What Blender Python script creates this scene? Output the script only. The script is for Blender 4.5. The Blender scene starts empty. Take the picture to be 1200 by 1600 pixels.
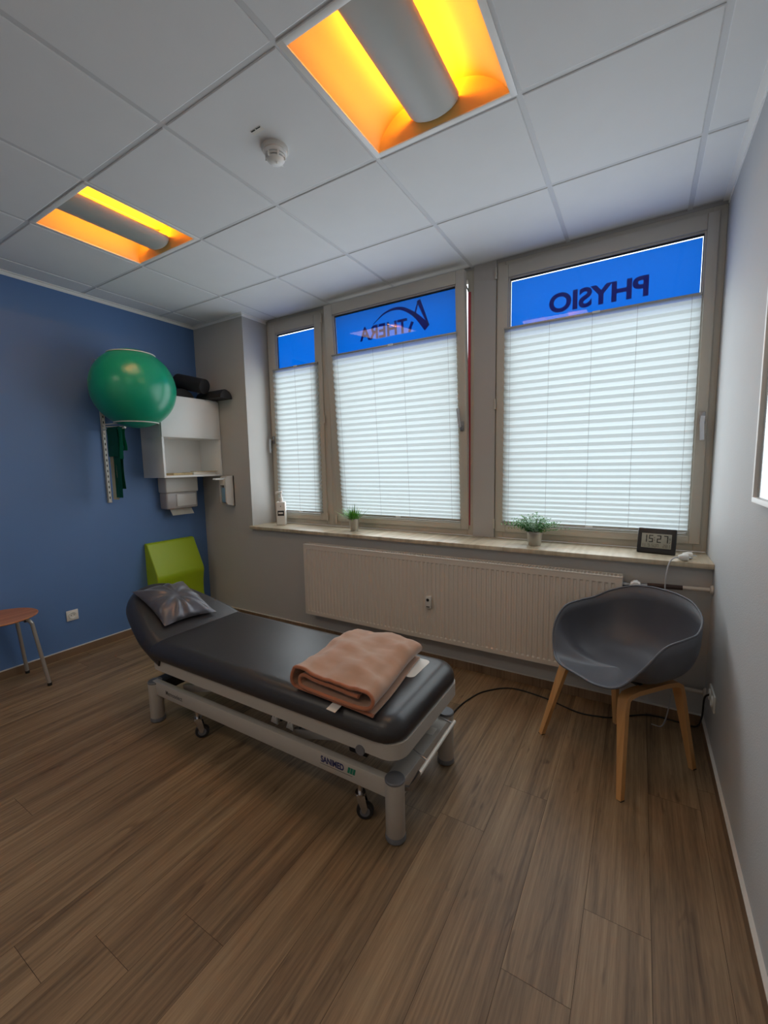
import bpy, bmesh, math, random
from mathutils import Matrix, Vector
random.seed(7)
SC = bpy.context.scene
COL = SC.collection
PI = math.pi

# ------------------------------------------------------------------ camera, sky, exposure
def make_camera():
    cx, cy, cz, yaw, pitch, roll, f = 3.7917, -2.7526, 1.4507, -0.54264, -0.11073, -0.01914, 663.93
    F = Vector((math.sin(yaw)*math.cos(pitch), math.cos(yaw)*math.cos(pitch), math.sin(pitch)))
    R = Vector((math.cos(yaw), -math.sin(yaw), 0.0))
    U = R.cross(F)
    R2 = math.cos(roll)*R + math.sin(roll)*U
    U2 = -math.sin(roll)*R + math.cos(roll)*U
    cam = bpy.data.cameras.new('camera')
    cam.sensor_fit = 'VERTICAL'; cam.sensor_height = 36.0; cam.sensor_width = 27.0
    cam.lens = f/1600*36.0
    cam.clip_start = 0.02
    o = bpy.data.objects.new('camera', cam); COL.objects.link(o)
    M = Matrix((R2, U2, -F)).transposed().to_4x4()
    M.translation = (cx, cy, cz)
    o.matrix_world = M
    SC.camera = o
make_camera()

SKY = 2.4           # overcast sky strength outside the windows
EXPOSURE = 0.0
LAMP = 80.0
LAMPW = 3.4
REARW = 7.0
DAY = 1.8            # radiance of the fill light added inside each blind
w = bpy.data.worlds.new('overcast_sky'); SC.world = w; w.use_nodes = True
nt = w.node_tree; nt.nodes.clear()
wo = nt.nodes.new('ShaderNodeOutputWorld'); bg = nt.nodes.new('ShaderNodeBackground')
tc = nt.nodes.new('ShaderNodeTexCoord'); sp = nt.nodes.new('ShaderNodeSeparateXYZ')
rp = nt.nodes.new('ShaderNodeValToRGB')
mr = nt.nodes.new('ShaderNodeMapRange'); mr.inputs[1].default_value = -1; mr.inputs[2].default_value = 1
nt.links.new(tc.outputs['Generated'], sp.inputs[0]); nt.links.new(sp.outputs[2], mr.inputs[0]); nt.links.new(mr.outputs[0], rp.inputs[0])
e = rp.color_ramp.elements
e[0].position = 0.44; e[0].color = (0.22, 0.22, 0.215, 1)
e[1].position = 0.56; e[1].color = (0.88, 0.96, 1.0, 1)
nt.links.new(rp.outputs[0], bg.inputs[0]); bg.inputs[1].default_value = SKY
nt.links.new(bg.outputs[0], wo.inputs[0])

vs = SC.view_settings
vs.view_transform = 'Standard'; vs.look = 'None'; vs.exposure = EXPOSURE; vs.gamma = 1.0
try: vs.use_curve_mapping = False
except Exception: pass
cy_ = SC.cycles
try:
    cy_.max_bounces = 14; cy_.diffuse_bounces = 8; cy_.glossy_bounces = 4; cy_.transmission_bounces = 8
    cy_.transparent_max_bounces = 12; cy_.sample_clamp_indirect = 6.0; cy_.caustics_reflective = False
    cy_.use_denoising = True
except Exception: pass

# area lights added just inside the three blinds to strengthen the window light
def daylight_fill(name, x0, x1, z0, z1, y, tilt=0.0):
    L = bpy.data.lights.new(name, 'AREA'); L.shape = 'RECTANGLE'; L.size = x1-x0; L.size_y = z1-z0
    L.energy = DAY*PI*(x1-x0)*(z1-z0); L.color = (0.90, 0.96, 1.0)
    o = bpy.data.objects.new(name, L); COL.objects.link(o)
    o.location = ((x0+x1)/2, y, (z0+z1)/2); o.rotation_euler = (-PI/2+tilt, 0, 0)
daylight_fill('daylight_fill_left', 0.77, 1.27, 1.03, 2.36, 0.245)
daylight_fill('daylight_fill_middle', 1.55, 2.64, 1.03, 2.36, 0.205, 0.05)
daylight_fill('daylight_fill_right', 2.96, 4.04, 1.03, 2.36, 0.245)

# unseen fill lights added near the ceiling behind the camera, without fixtures
def rear_fill(name, x, y):
    L = bpy.data.lights.new(name, 'AREA'); L.shape = 'SQUARE'; L.size = 0.57; L.energy = REARW; L.color = (1.0, 0.86, 0.70)
    o = bpy.data.objects.new(name, L); COL.objects.link(o); o.location = (x, y, 2.80)
rear_fill('rear_fill_light', 1.157, -3.16)
rear_fill('rear_fill_light', 3.032, -3.16)

# ------------------------------------------------------------------ materials
def lin(r, g, b):
    def c(v):
        v = v/255.0
        return v/12.92 if v <= 0.04045 else ((v+0.055)/1.055)**2.4
    return (c(r), c(g), c(b), 1.0)

def mat(name, rgb, rough=0.5, metal=0.0, bump=0.0, bscale=200.0, spec=0.5, var=0.0, vscale=6.0, sheen=0.0, coat=0.0):
    m = bpy.data.materials.new(name); m.use_nodes = True
    n = m.node_tree; b = n.nodes['Principled BSDF']
    col = lin(*rgb)
    b.inputs['Base Color'].default_value = col
    b.inputs['Roughness'].default_value = rough
    b.inputs['Metallic'].default_value = metal
    b.inputs['Specular IOR Level'].default_value = spec
    if sheen: b.inputs['Sheen Weight'].default_value = sheen
    if coat: b.inputs['Coat Weight'].default_value = coat
    t = n.nodes.new('ShaderNodeTexCoord')
    nz = n.nodes.new('ShaderNodeTexNoise'); nz.inputs['Scale'].default_value = vscale; nz.inputs['Detail'].default_value = 4
    n.links.new(t.outputs['Object'], nz.inputs['Vector'])
    mx = n.nodes.new('ShaderNodeMix'); mx.data_type = 'RGBA'
    v = var if var else 0.03
    mx.inputs[6].default_value = tuple(c*(1-v) for c in col[:3])+(1,)
    mx.inputs[7].default_value = tuple(min(1, c*(1+v)) for c in col[:3])+(1,)
    n.links.new(nz.outputs[0], mx.inputs[0]); n.links.new(mx.outputs[2], b.inputs['Base Color'])
    if bump:
        n2 = n.nodes.new('ShaderNodeTexNoise'); n2.inputs['Scale'].default_value = bscale; n2.inputs['Detail'].default_value = 3
        n.links.new(t.outputs['Object'], n2.inputs['Vector'])
        bp = n.nodes.new('ShaderNodeBump'); bp.inputs['Strength'].default_value = bump; bp.inputs['Distance'].default_value = 0.002
        n.links.new(n2.outputs[0], bp.inputs['Height']); n.links.new(bp.outputs[0], b.inputs['Normal'])
    return m

def emit(name, col, s):
    m = bpy.data.materials.new(name); m.use_nodes = True
    n = m.node_tree; n.nodes.clear()
    o = n.nodes.new('ShaderNodeOutputMaterial'); em = n.nodes.new('ShaderNodeEmission')
    em.inputs[0].default_value = col; em.inputs[1].default_value = s
    n.links.new(em.outputs[0], o.inputs[0])
    return m

def wood(name, dark, mid, light, scale=(1, 1, 1), rough=0.45, uv=True, detail=1.0):
    m = bpy.data.materials.new(name); m.use_nodes = True
    n = m.node_tree; b = n.nodes['Principled BSDF']; L = n.links.new
    t = n.nodes.new('ShaderNodeTexCoord'); mp = n.nodes.new('ShaderNodeMapping')
    L(t.outputs['UV' if uv else 'Object'], mp.inputs[0]); mp.inputs['Scale'].default_value = scale
    def noise(sc, det, dis, vec, sz):
        mm = n.nodes.new('ShaderNodeMapping'); mm.inputs['Scale'].default_value = sz; L(vec, mm.inputs[0])
        z = n.nodes.new('ShaderNodeTexNoise'); z.inputs['Scale'].default_value = sc; z.inputs['Detail'].default_value = det
        z.inputs['Distortion'].default_value = dis; L(mm.outputs[0], z.inputs['Vector']); return z.outputs[0]
    a = noise(1.0, 5, 0.6, mp.outputs[0], (8, 0.5, 1))
    f = noise(1.0, 6, 0.2, mp.outputs[0], (75, 1.8, 1))
    k = noise(1.0, 2, 1.2, mp.outputs[0], (20, 3.6, 1))
    p = noise(1.0, 3, 0.0, mp.outputs[0], (260, 14.0, 1))
    def math_(op, x, y):
        q = n.nodes.new('ShaderNodeMath'); q.operation = op
        for i, s in enumerate((x, y)):
            if isinstance(s, (int, float)): q.inputs[i].default_value = s
            else: L(s, q.inputs[i])
        return q.outputs[0]
    s = math_('ADD', math_('MULTIPLY', a, 0.55), math_('MULTIPLY', f, 0.45))
    s = math_('ADD', s, math_('MULTIPLY', math_('SUBTRACT', p, 0.5), 0.18*detail))
    r = n.nodes.new('ShaderNodeValToRGB'); L(s, r.inputs[0])
    e = r.color_ramp.elements
    e[0].position = 0.34; e[0].color = lin(*dark); e[1].position = 0.66; e[1].color = lin(*light)
    e2 = r.color_ramp.elements.new(0.5); e2.color = lin(*mid)
    # dark knots / cathedral patches
    r2 = n.nodes.new('ShaderNodeValToRGB'); L(k, r2.inputs[0])
    r2.color_ramp.elements[0].position = 0.22; r2.color_ramp.elements[0].color = (0.45, 0.40, 0.37, 1)
    r2.color_ramp.elements[1].position = 0.36; r2.color_ramp.elements[1].color = (1, 1, 1, 1)
    mx = n.nodes.new('ShaderNodeMix'); mx.data_type = 'RGBA'; mx.blend_type = 'MULTIPLY'; mx.inputs[0].default_value = detail
    L(r.outputs[0], mx.inputs[6]); L(r2.outputs[0], mx.inputs[7])
    L(mx.outputs[2], b.inputs['Base Color'])
    b.inputs['Roughness'].default_value = rough
    bp = n.nodes.new('ShaderNodeBump'); bp.inputs['Strength'].default_value = 0.12; bp.inputs['Distance'].default_value = 0.001
    L(f, bp.inputs['Height']); L(bp.outputs[0], b.inputs['Normal'])
    return m

def translucent(name, rgb, frac, diff=None, gloss=0.0):
    """thin sheet: lets light through, reflects some"""
    m = bpy.data.materials.new(name); m.use_nodes = True
    n = m.node_tree; n.nodes.clear(); L = n.links.new
    o = n.nodes.new('ShaderNodeOutputMaterial')
    tr = n.nodes.new('ShaderNodeBsdfTranslucent'); tr.inputs[0].default_value = rgb
    df = n.nodes.new('ShaderNodeBsdfDiffuse'); df.inputs[0].default_value = diff or rgb
    mx = n.nodes.new('ShaderNodeMixShader'); mx.inputs[0].default_value = frac
    L(df.outputs[0], mx.inputs[1]); L(tr.outputs[0], mx.inputs[2])
    L(mx.outputs[0], o.inputs[0])
    return m

def glass_thin(name, tint=(0.97, 0.98, 0.98, 1)):
    m = bpy.data.materials.new(name); m.use_nodes = True
    n = m.node_tree; n.nodes.clear(); L = n.links.new
    o = n.nodes.new('ShaderNodeOutputMaterial')
    tr = n.nodes.new('ShaderNodeBsdfTransparent'); tr.inputs[0].default_value = tint
    gl = n.nodes.new('ShaderNodeBsdfGlossy'); gl.inputs['Roughness'].default_value = 0.0; gl.inputs[0].default_value = (1, 1, 1, 1)
    fr = n.nodes.new('ShaderNodeLayerWeight'); fr.inputs[0].default_value = 0.5
    pw_ = n.nodes.new('ShaderNodeMath'); pw_.operation = 'POWER'; pw_.inputs[1].default_value = 5.0
    L(fr.outputs['Facing'], pw_.inputs[0])
    mu = n.nodes.new('ShaderNodeMath'); mu.operation = 'MULTIPLY_ADD'; mu.inputs[1].default_value = 0.9; mu.inputs[2].default_value = 0.045
    L(pw_.outputs[0], mu.inputs[0])
    mx = n.nodes.new('ShaderNodeMixShader')
    L(mu.outputs[0], mx.inputs[0]); L(tr.outputs[0], mx.inputs[1]); L(gl.outputs[0], mx.inputs[2]); L(mx.outputs[0], o.inputs[0])
    return m

M_wall = mat('grey_wall_paint', (182, 180, 177), 0.75, bump=0.25, bscale=260)
M_wallr = mat('light_grey_wallpaper', (190, 191, 192), 0.7, bump=0.5, bscale=170)
M_blue = mat('blue_wall_paint', (88, 122, 172), 0.55, bump=0.2, bscale=260)
M_white_wall = mat('white_wall_paint', (232, 231, 228), 0.8)
M_tile = mat('ceiling_tile', (226, 228, 230), 0.85, bump=0.15, bscale=600)
M_grid = mat('ceiling_grid', (205, 207, 210), 0.5)
M_white = mat('white_lacquer', (236, 236, 234), 0.4)
M_frame = mat('aged_window_frame', (196, 190, 178), 0.4, var=0.04)
M_gasket = mat('black_gasket', (22, 22, 26), 0.6)
M_sill = wood('stone_sill', (150, 134, 112), (190, 176, 152), (214, 202, 180), (0.35, 1.2, 1), 0.35, uv=False, detail=0.3)
M_floor = wood('oak_vinyl_planks', (92, 72, 51), (132, 107, 79), (160, 134, 102), (1, 1, 1), 0.5)
M_skirt = wood('brown_skirting', (96, 74, 55), (128, 102, 78), (150, 124, 98), (1, 1, 1), 0.5, uv=False, detail=0.4)
M_gapdark = mat('dark_joint', (62, 47, 36), 0.9)
M_caulk = mat('white_caulk', (214, 208, 200), 0.6)
M_rad = mat('radiator_enamel', (216, 206, 194), 0.35)
M_raddark = mat('radiator_inside', (120, 112, 104), 0.6)
M_leather = mat('black_leatherette', (46, 44, 46), 0.36, bump=0.12, bscale=350, spec=0.55)
M_bedmetal = mat('grey_white_bed_metal', (182, 176, 168), 0.4)
M_capgrey = mat('grey_plastic_cap', (108, 108, 112), 0.4)
M_darkplastic = mat('dark_plastic', (34, 34, 36), 0.5)
M_chrome = mat('chrome', (205, 205, 208), 0.18, metal=1.0)
M_steel = mat('brushed_steel', (160, 160, 162), 0.35, metal=1.0)
M_silver = mat('silver_grey_satin', (84, 83, 90), 0.33, metal=0.35, bump=0.1, bscale=500, sheen=0.2)
M_blanket = mat('brown_fleece', (172, 129, 100), 0.95, bump=0.6, bscale=420, sheen=0.5, var=0.1, vscale=30)
M_hem = mat('rust_hem', (170, 104, 72), 0.85, bump=0.4, bscale=300, sheen=0.3)
M_label = mat('white_label', (225, 222, 215), 0.6)
M_shell = mat('charcoal_polypropylene', (84, 85, 92), 0.42, bump=0.05, bscale=900)
M_oak = wood('oak_legs', (178, 128, 78), (200, 150, 96), (216, 170, 118), (0.5, 0.5, 0.5), 0.45, uv=False, detail=0.2)
M_stoolwood = wood('beech_seat', (150, 92, 56), (176, 112, 72), (192, 130, 88), (1, 0.6, 1), 0.4, uv=False, detail=0.2)
M_lime = mat('lime_vinyl', (160, 186, 22), 0.42, bump=0.05, bscale=300)
M_ball = mat('green_rubber', (6, 146, 112), 0.28, spec=0.6, bump=0.03, bscale=500)
M_band = mat('dark_green_latex', (4, 96, 78), 0.6)
M_band2 = mat('teal_latex', (8, 124, 96), 0.55)
M_cream = mat('cream_latex', (196, 190, 164), 0.6)
M_wirewhite = mat('white_wire', (214, 212, 204), 0.35)
M_blackfoam = mat('black_foam_cover', (34, 33, 36), 0.7, bump=0.15, bscale=400)
M_paper = mat('white_paper', (224, 220, 210), 0.8)
M_brochure = mat('printed_paper', (196, 172, 128), 0.7, var=0.35, vscale=60)
M_disp = mat('dispenser_plastic', (216, 212, 206), 0.32)
M_disp2 = mat('dispenser_smoke', (176, 170, 168), 0.25)
M_bluefluid = mat('blue_bottle', (120, 158, 184), 0.3)
M_socket = mat('socket_white', (222, 220, 214), 0.35)
M_dark = mat('black_opening', (16, 16, 16), 0.8)
M_pot = mat('zinc_pot', (186, 182, 176), 0.3, metal=0.85, bump=0.3, bscale=120)
M_soil = mat('dark_soil', (40, 34, 26), 0.9)
M_leaf = mat('grass_green', (88, 148, 52), 0.5, var=0.35, vscale=60)
M_leaf2 = mat('herb_green', (72, 138, 58), 0.5, var=0.35, vscale=60)
M_clock = mat('clock_black', (24, 22, 24), 0.35)
M_lcd = mat('clock_lcd', (150, 150, 138), 0.3)
M_digit = mat('clock_digit', (24, 24, 26), 0.5)
M_darkblue = mat('navy_print', (26, 34, 92), 0.5)
M_greenprint = mat('green_print', (12, 120, 96), 0.5)
M_greyprint = mat('grey_print', (84, 82, 80), 0.5)
M_cable = mat('black_cable', (22, 22, 22), 0.5)
M_cablegrey = mat('grey_cable', (170, 168, 170), 0.5)
M_red = mat('red_frame_seal', (176, 60, 78), 0.5)
M_pipe = mat('pipe_paint', (206, 194, 180), 0.4)
M_pipebrown = mat('pipe_wrap', (66, 48, 42), 0.7)
M_lampcover = mat('lamp_cover', (170, 172, 168), 0.45)
M_lamp = emit('amber_tube', (1.0, 0.34, 0.010, 1), LAMP)
M_reflector = mat('lamp_reflector', (250, 206, 120), 0.6)
M_sky_blind = translucent('white_pleated_fabric', (0.80, 0.88, 0.90, 1), 0.72, (0.8, 0.8, 0.8, 1))
M_film = translucent('blue_film', (0.0, 0.125, 0.62, 1), 0.9, (0.01, 0.06, 0.3, 1))
M_filmtext = translucent('blue_film_letters', (0.012, 0.095, 0.38, 1), 0.9, (0.02, 0.04, 0.12, 1))
M_glass = glass_thin('window_glass')
M_print = mat('pale_print', (150, 160, 168), 0.3)
M_alu = mat('brushed_aluminium', (176, 172, 166), 0.4, metal=0.6)

# ------------------------------------------------------------------ mesh helpers
I4 = Matrix.Identity(4)
class MB:
    def __init__(s): s.bm = bmesh.new()
    def face(s, pts):
        vs = [s.bm.verts.new(p) for p in pts]
        return s.bm.faces.new(vs)
    def box(s, x0, x1, y0, y1, z0, z1, bev=0.0, seg=2, M=I4):
        t = bmesh.new()
        bmesh.ops.create_cube(t, size=1.0)
        bmesh.ops.scale(t, vec=(x1-x0, y1-y0, z1-z0), verts=t.verts)
        bmesh.ops.translate(t, vec=((x0+x1)/2, (y0+y1)/2, (z0+z1)/2), verts=t.verts)
        if bev > 0:
            bmesh.ops.bevel(t, geom=list(t.edges), offset=bev, segments=seg, profile=0.5, affect='EDGES')
        s.merge(t, M); return s
    def merge(s, t, M=I4):
        mp = {v: s.bm.verts.new(M @ v.co) for v in t.verts}
        for f in t.faces:
            try: s.bm.faces.new([mp[v] for v in f.verts])
            except ValueError: pass
        t.free()
    def rings(s, rings, closed=True, cap0=True, cap1=True):
        R = [[s.bm.verts.new(p) for p in r] for r in rings]
        n = len(R[0])
        for a, b in zip(R, R[1:]):
            for i in range(n if closed else n-1):
                j = (i+1) % n
                s.bm.faces.new((a[i], a[j], b[j], b[i]))
        if cap0 and closed: s.bm.faces.new(list(reversed(R[0])))
        if cap1 and closed: s.bm.faces.new(R[-1])
        return s
    def sweep(s, pts, sec, up=(0, 0, 1), closed=True, cap=True):
        """sweep the 2-D section (a across, b along up) over the points; radius functions via list of sections"""
        pts = [Vector(p) for p in pts]; up = Vector(up); rr = []
        for i, p in enumerate(pts):
            a = pts[max(i-1, 0)]; b = pts[min(i+1, len(pts)-1)]
            t = (b-a).normalized()
            sd = t.cross(up)
            if sd.length < 1e-4: sd = t.cross(Vector((1, 0, 0)))
            sd.normalize(); u2 = sd.cross(t).normalized()
            q = sec[i] if isinstance(sec[0][0], (list, tuple)) else sec
            rr.append([p+sd*x+u2*y for x, y in q])
        return s.rings(rr, closed, cap, cap)
    def tube(s, pts, r, seg=12):
        pts = [Vector(p) for p in pts]; rr = []
        t0 = (pts[1]-pts[0]).normalized()
        nrm = t0.orthogonal().normalized()
        for i, p in enumerate(pts):
            a = pts[max(i-1, 0)]; b = pts[min(i+1, len(pts)-1)]
            t = (b-a).normalized()
            nrm = (nrm - t*nrm.dot(t)).normalized(); bi = t.cross(nrm)
            ra = r[i] if isinstance(r, (list, tuple)) else r
            rr.append([p+(nrm*math.cos(2*PI*k/seg)+bi*math.sin(2*PI*k/seg))*ra for k in range(seg)])
        return s.rings(rr)
    def cyl(s, p0, p1, r0, r1=None, seg=24):
        return s.tube([p0, p1], [r0, r0 if r1 is None else r1], seg)
    def lathe(s, prof, c=(0, 0, 0), seg=32, M=I4):
        c = Vector(c)
        rr = [[M @ (c+Vector((r*math.cos(2*PI*k/seg), r*math.sin(2*PI*k/seg), z))) for k in range(seg)] for r, z in prof]
        return s.rings(rr)
    def grid(s, fn, nu, nv, wrap=False):
        V = [[s.bm.verts.new(fn(i/nu, j/nv)) for j in range(nv+1)] for i in range(nu if wrap else nu+1)]
        n = len(V)
        for i in range(n if wrap else n-1):
            for j in range(nv):
                k = (i+1) % n
                s.bm.faces.new((V[i][j], V[k][j], V[k][j+1], V[i][j+1]))
        return s
    def prism(s, poly, fn, t0, t1):
        """poly: list of (a,b); fn(a,b,t) -> point"""
        return s.rings([[fn(a, b, t0) for a, b in poly], [fn(a, b, t1) for a, b in poly]])
    def frame(s, x0, x1, z0, z1, wl, wr, wb, wt, y0, y1, bev=0.003):
        s.box(x0, x0+wl, y0, y1, z0, z1, bev); s.box(x1-wr, x1, y0, y1, z0, z1, bev)
        s.box(x0+wl, x1-wr, y0, y1, z0, z0+wb, bev); s.box(x0+wl, x1-wr, y0, y1, z1-wt, z1, bev)
        return s
    def pad(s, outline, z0, z1, r, n=8, M=I4):
        """soft cushion of a plan outline with rounded rims"""
        area = sum(p[0]*q[1]-q[0]*p[1] for p, q in zip(outline, outline[1:]+outline[:1]))
        if area < 0: outline = list(reversed(outline))
        N = len(outline); P = [Vector((a, b, 0)) for a, b in outline]
        nor = []
        for i in range(N):
            t = (P[(i+1) % N]-P[i-1]).normalized(); nor.append(Vector((-t.y, t.x, 0)))
        rr = []
        for k in range(n+1):
            t = -PI/2+PI*k/n
            ins = r*(1-math.cos(t)); z = (z0+z1)/2+(z1-z0)/2*math.sin(t)
            rr.append([M @ (P[i]+nor[i]*ins+Vector((0, 0, z))) for i in range(N)])
        return s.rings(rr)

def dome_pad(m, outline, z0, z1, r, n=9, M=I4, flat=None, sgn=1):
    """upholstered pad: tight lower edge, sides rounding softly into the top"""
    area = sum(p[0]*q[1]-q[0]*p[1] for p, q in zip(outline, outline[1:]+outline[:1]))
    if area < 0: outline = list(reversed(outline))
    N = len(outline); P = [Vector((a, b, 0)) for a, b in outline]; nor = []
    for i in range(N):
        t = (P[(i+1) % N]-P[i-1]).normalized(); nor.append(Vector((-t.y, t.x, 0)))
        if flat is not None and abs(P[i].x-flat) < 0.02: nor[-1] = Vector((0, 1 if P[i].y < -1.2 else -1, 0))
    prof = [(0.010, z0), (0.003, z0+0.004), (0.0, z0+0.012), (0.0, z0+0.022)]
    for k in range(1, n+1):
        t = PI/2*k/n; prof.append((r*(1-math.cos(t)), z0+0.022+(z1-z0-0.022)*math.sin(t)))
    m.rings([[M @ (P[i]+nor[i]*ins+Vector((0, 0, z))) for i in range(N)] for ins, z in prof])
    return m

def finish(o, angle=38):
    me = o.data
    bmesh_ = bmesh.new(); bmesh_.from_mesh(me)
    bmesh.ops.recalc_face_normals(bmesh_, faces=bmesh_.faces); bmesh_.to_mesh(me); bmesh_.free()
    for p in me.polygons: p.use_smooth = True
    me.set_sharp_from_angle(angle=math.radians(angle))

ROOTM = {}
def obj(name, mb, m, parent=None, local=False, angle=38, recalc=True):
    """one mesh object; vertices are in world space unless local"""
    me = bpy.data.meshes.new(name)
    bm = mb.bm if isinstance(mb, MB) else mb
    if parent is not None and not local:
        bmesh.ops.transform(bm, matrix=ROOTM[parent.name].inverted(), verts=bm.verts)
    bm.to_mesh(me); bm.free()
    o = bpy.data.objects.new(name, me); COL.objects.link(o)
    me.materials.append(m)
    if parent is not None:
        o.parent = parent; ROOTM[o.name] = ROOTM[parent.name]
    else:
        # origin at the base centre
        xs = [v.co for v in me.vertices]
        c = Vector(((min(v.x for v in xs)+max(v.x for v in xs))/2, (min(v.y for v in xs)+max(v.y for v in xs))/2, min(v.z for v in xs)))
        me.transform(Matrix.Translation(-c)); o.location = c
        ROOTM[o.name] = Matrix.Translation(c)
    finish(o, angle)
    return o
def tag(o, label=None, cat=None, group=None, kind=None):
    if label: o['label'] = label
    if cat: o['category'] = cat
    if group: o['group'] = group
    if kind: o['kind'] = kind
    return o
def thing(name, loc, label=None, cat=None, group=None, rot=None, kind=None):
    o = bpy.data.objects.new(name, None); COL.objects.link(o)
    o.empty_display_size = 0.05
    o.location = loc
    M = Matrix.Translation(loc)
    if rot is not None:
        o.rotation_euler = rot
        M = M @ Matrix.Rotation(rot[2], 4, 'Z') @ Matrix.Rotation(rot[1], 4, 'Y') @ Matrix.Rotation(rot[0], 4, 'X')
    ROOTM[o.name] = M
    return tag(o, label, cat, group, kind)
def struct(name, mb, m, parent=None, label=None, angle=38):
    o = obj(name, mb, m, parent, angle=angle)
    if parent is None: o['kind'] = 'structure'
    if label: o['label'] = label
    return o
def copy_tree(o, parent=None):
    c = o.copy(); COL.objects.link(c)
    if parent is not None: c.parent = parent; c.matrix_parent_inverse = o.matrix_parent_inverse.copy()
    for ch in list(o.children): copy_tree(ch, c)
    return c
def text_bm(s, size, bold=0.0, extr=0.0004, sx=1.0, spacing=1.0):
    cu = bpy.data.curves.new('lettering', 'FONT'); cu.body = s; cu.size = size; cu.offset = bold; cu.extrude = extr
    cu.align_x = 'CENTER'; cu.space_character = spacing
    o = bpy.data.objects.new('lettering_tmp', cu); COL.objects.link(o)
    dg = bpy.context.evaluated_depsgraph_get(); dg.update()
    me = bpy.data.meshes.new_from_object(o.evaluated_get(dg))
    bm = bmesh.new(); bm.from_mesh(me)
    bpy.data.objects.remove(o); bpy.data.curves.remove(cu); bpy.data.meshes.remove(me)
    bmesh.ops.scale(bm, vec=(sx, 1, 1), verts=bm.verts)
    return bm
def tr(bm, M):
    bmesh.ops.transform(bm, matrix=M, verts=bm.verts); return bm
def bez(pts, n=8):
    """Catmull-Rom through the points"""
    P = [Vector(p) for p in pts]; P = [P[0]*2-P[1]]+P+[P[-1]*2-P[-2]]; out = []
    for i in range(1, len(P)-2):
        for k in range(n):
            t = k/n; a, b, c, d = P[i-1:i+3]
            out.append(0.5*((2*b)+(c-a)*t+(2*a-5*b+4*c-d)*t*t+(3*b-a-3*c+d)*t**3))
    out.append(P[-2]); return out
def round_rect(x0, x1, y0, y1, r, n=6, rs=None):
    rs = rs or (r, r, r, r); out = []
    for (cx, cy, a0, rr) in ((x1-rs[0], y0+rs[0], -90, rs[0]), (x1-rs[1], y1-rs[1], 0, rs[1]), (x0+rs[2], y1-rs[2], 90, rs[2]), (x0+rs[3], y0+rs[3], 180, rs[3])):
        for k in range(n+1):
            a = math.radians(a0+90*k/n); out.append((cx+rr*math.cos(a), cy+rr*math.sin(a)))
    return out
def hnoise(x, y):
    return math.sin(x*1.7+y*2.3+1.1)*0.5+math.sin(x*3.9-y*1.6+0.3)*0.3+math.sin(x*0.8+y*5.1+2.0)*0.2

# ------------------------------------------------------------------ room shell
W, H, D = 4.14, 2.817, 0.283
XC = 0.69; YB = -4.3
SILL = 0.907
G = 0.625; GX, GY = 0.8441, -1.602
# floor planks
pw = 0.1865; x_first = 3.878
PL = 1.83
jo = {0: -0.706, -1: -1.373, -2: -1.672, -3: -0.963, -4: -1.249, -7: -2.04, -9: -2.365, -13: -2.12}
fl = bmesh.new(); uvl = fl.loops.layers.uv.new('UVMap')
def plank(x0, x1, y0, y1):
    g = 0.0006
    x0 = max(x0+g, 0); x1 = min(x1-g, W); y0 += g; y1 -= g
    if x1 <= x0 or y1 <= y0: return
    vs = [fl.verts.new(p) for p in ((x0, y0, 0), (x1, y0, 0), (x1, y1, 0), (x0, y1, 0))]
    f = fl.faces.new(vs); ox, oy = random.uniform(0, 50), random.uniform(0, 50)
    for lp in f.loops:
        lp[uvl].uv = (lp.vert.co.x+ox, lp.vert.co.y+oy)
for k in range(-22, 3):
    x0 = x_first+k*pw
    base = jo.get(k, random.uniform(-1.35, -0.35))
    while base-PL > YB: base -= PL
    ys = [YB]
    while base < 0:
        ys.append(base); base += PL
    ys.append(0.0)
    for a, b in zip(ys, ys[1:]): plank(x0, x0+pw, a, b)
fo = bpy.data.meshes.new('floor'); fl.to_mesh(fo); fl.free()
floor = bpy.data.objects.new('floor', fo); COL.objects.link(floor); fo.materials.append(M_floor); fo.materials.append(M_gapdark)
tb = bmesh.new(); tb.from_mesh(fo)
ff = tb.faces.new([tb.verts.new(p) for p in ((-0.1, YB-0.1, -0.0025), (W+0.1, YB-0.1, -0.0025), (W+0.1, 0.1, -0.0025), (-0.1, 0.1, -0.0025))]); ff.material_index = 1
tb.to_mesh(fo); tb.free(); floor['kind'] = 'structure'
floor['label'] = 'brown oak-look plank floor running towards the windows'

m = MB(); m.box(-0.12, 0.0, YB, 0.45, 0, H+0.1)
struct('wall_left', m, M_blue, label='deep blue painted wall')
m = MB(); m.box(W, W+0.12, YB, 0.45, 0, H+0.1)
struct('wall_right', m, M_wallr, label='light grey textured wall')
m = MB(); m.box(-0.12, W+0.12, YB-0.12, YB, 0, H+0.1)
struct('wall_back', m, M_white_wall)
m = MB()
m.box(0.0, XC, 0.0, 0.42, 0, H+0.1)                    # boxed-out corner
m.box(XC, W, 0.0, 0.42, 0, SILL-0.03)                   # parapet
m.box(2.735, 2.893, 0.285, 0.42, SILL-0.03, H+0.1)       # pier between windows
m.box(XC, W, 0.30, 0.42, 2.806, H+0.1)                  # lintel
struct('wall_front', m, M_wall, label='grey wall under and between the windows')
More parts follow.
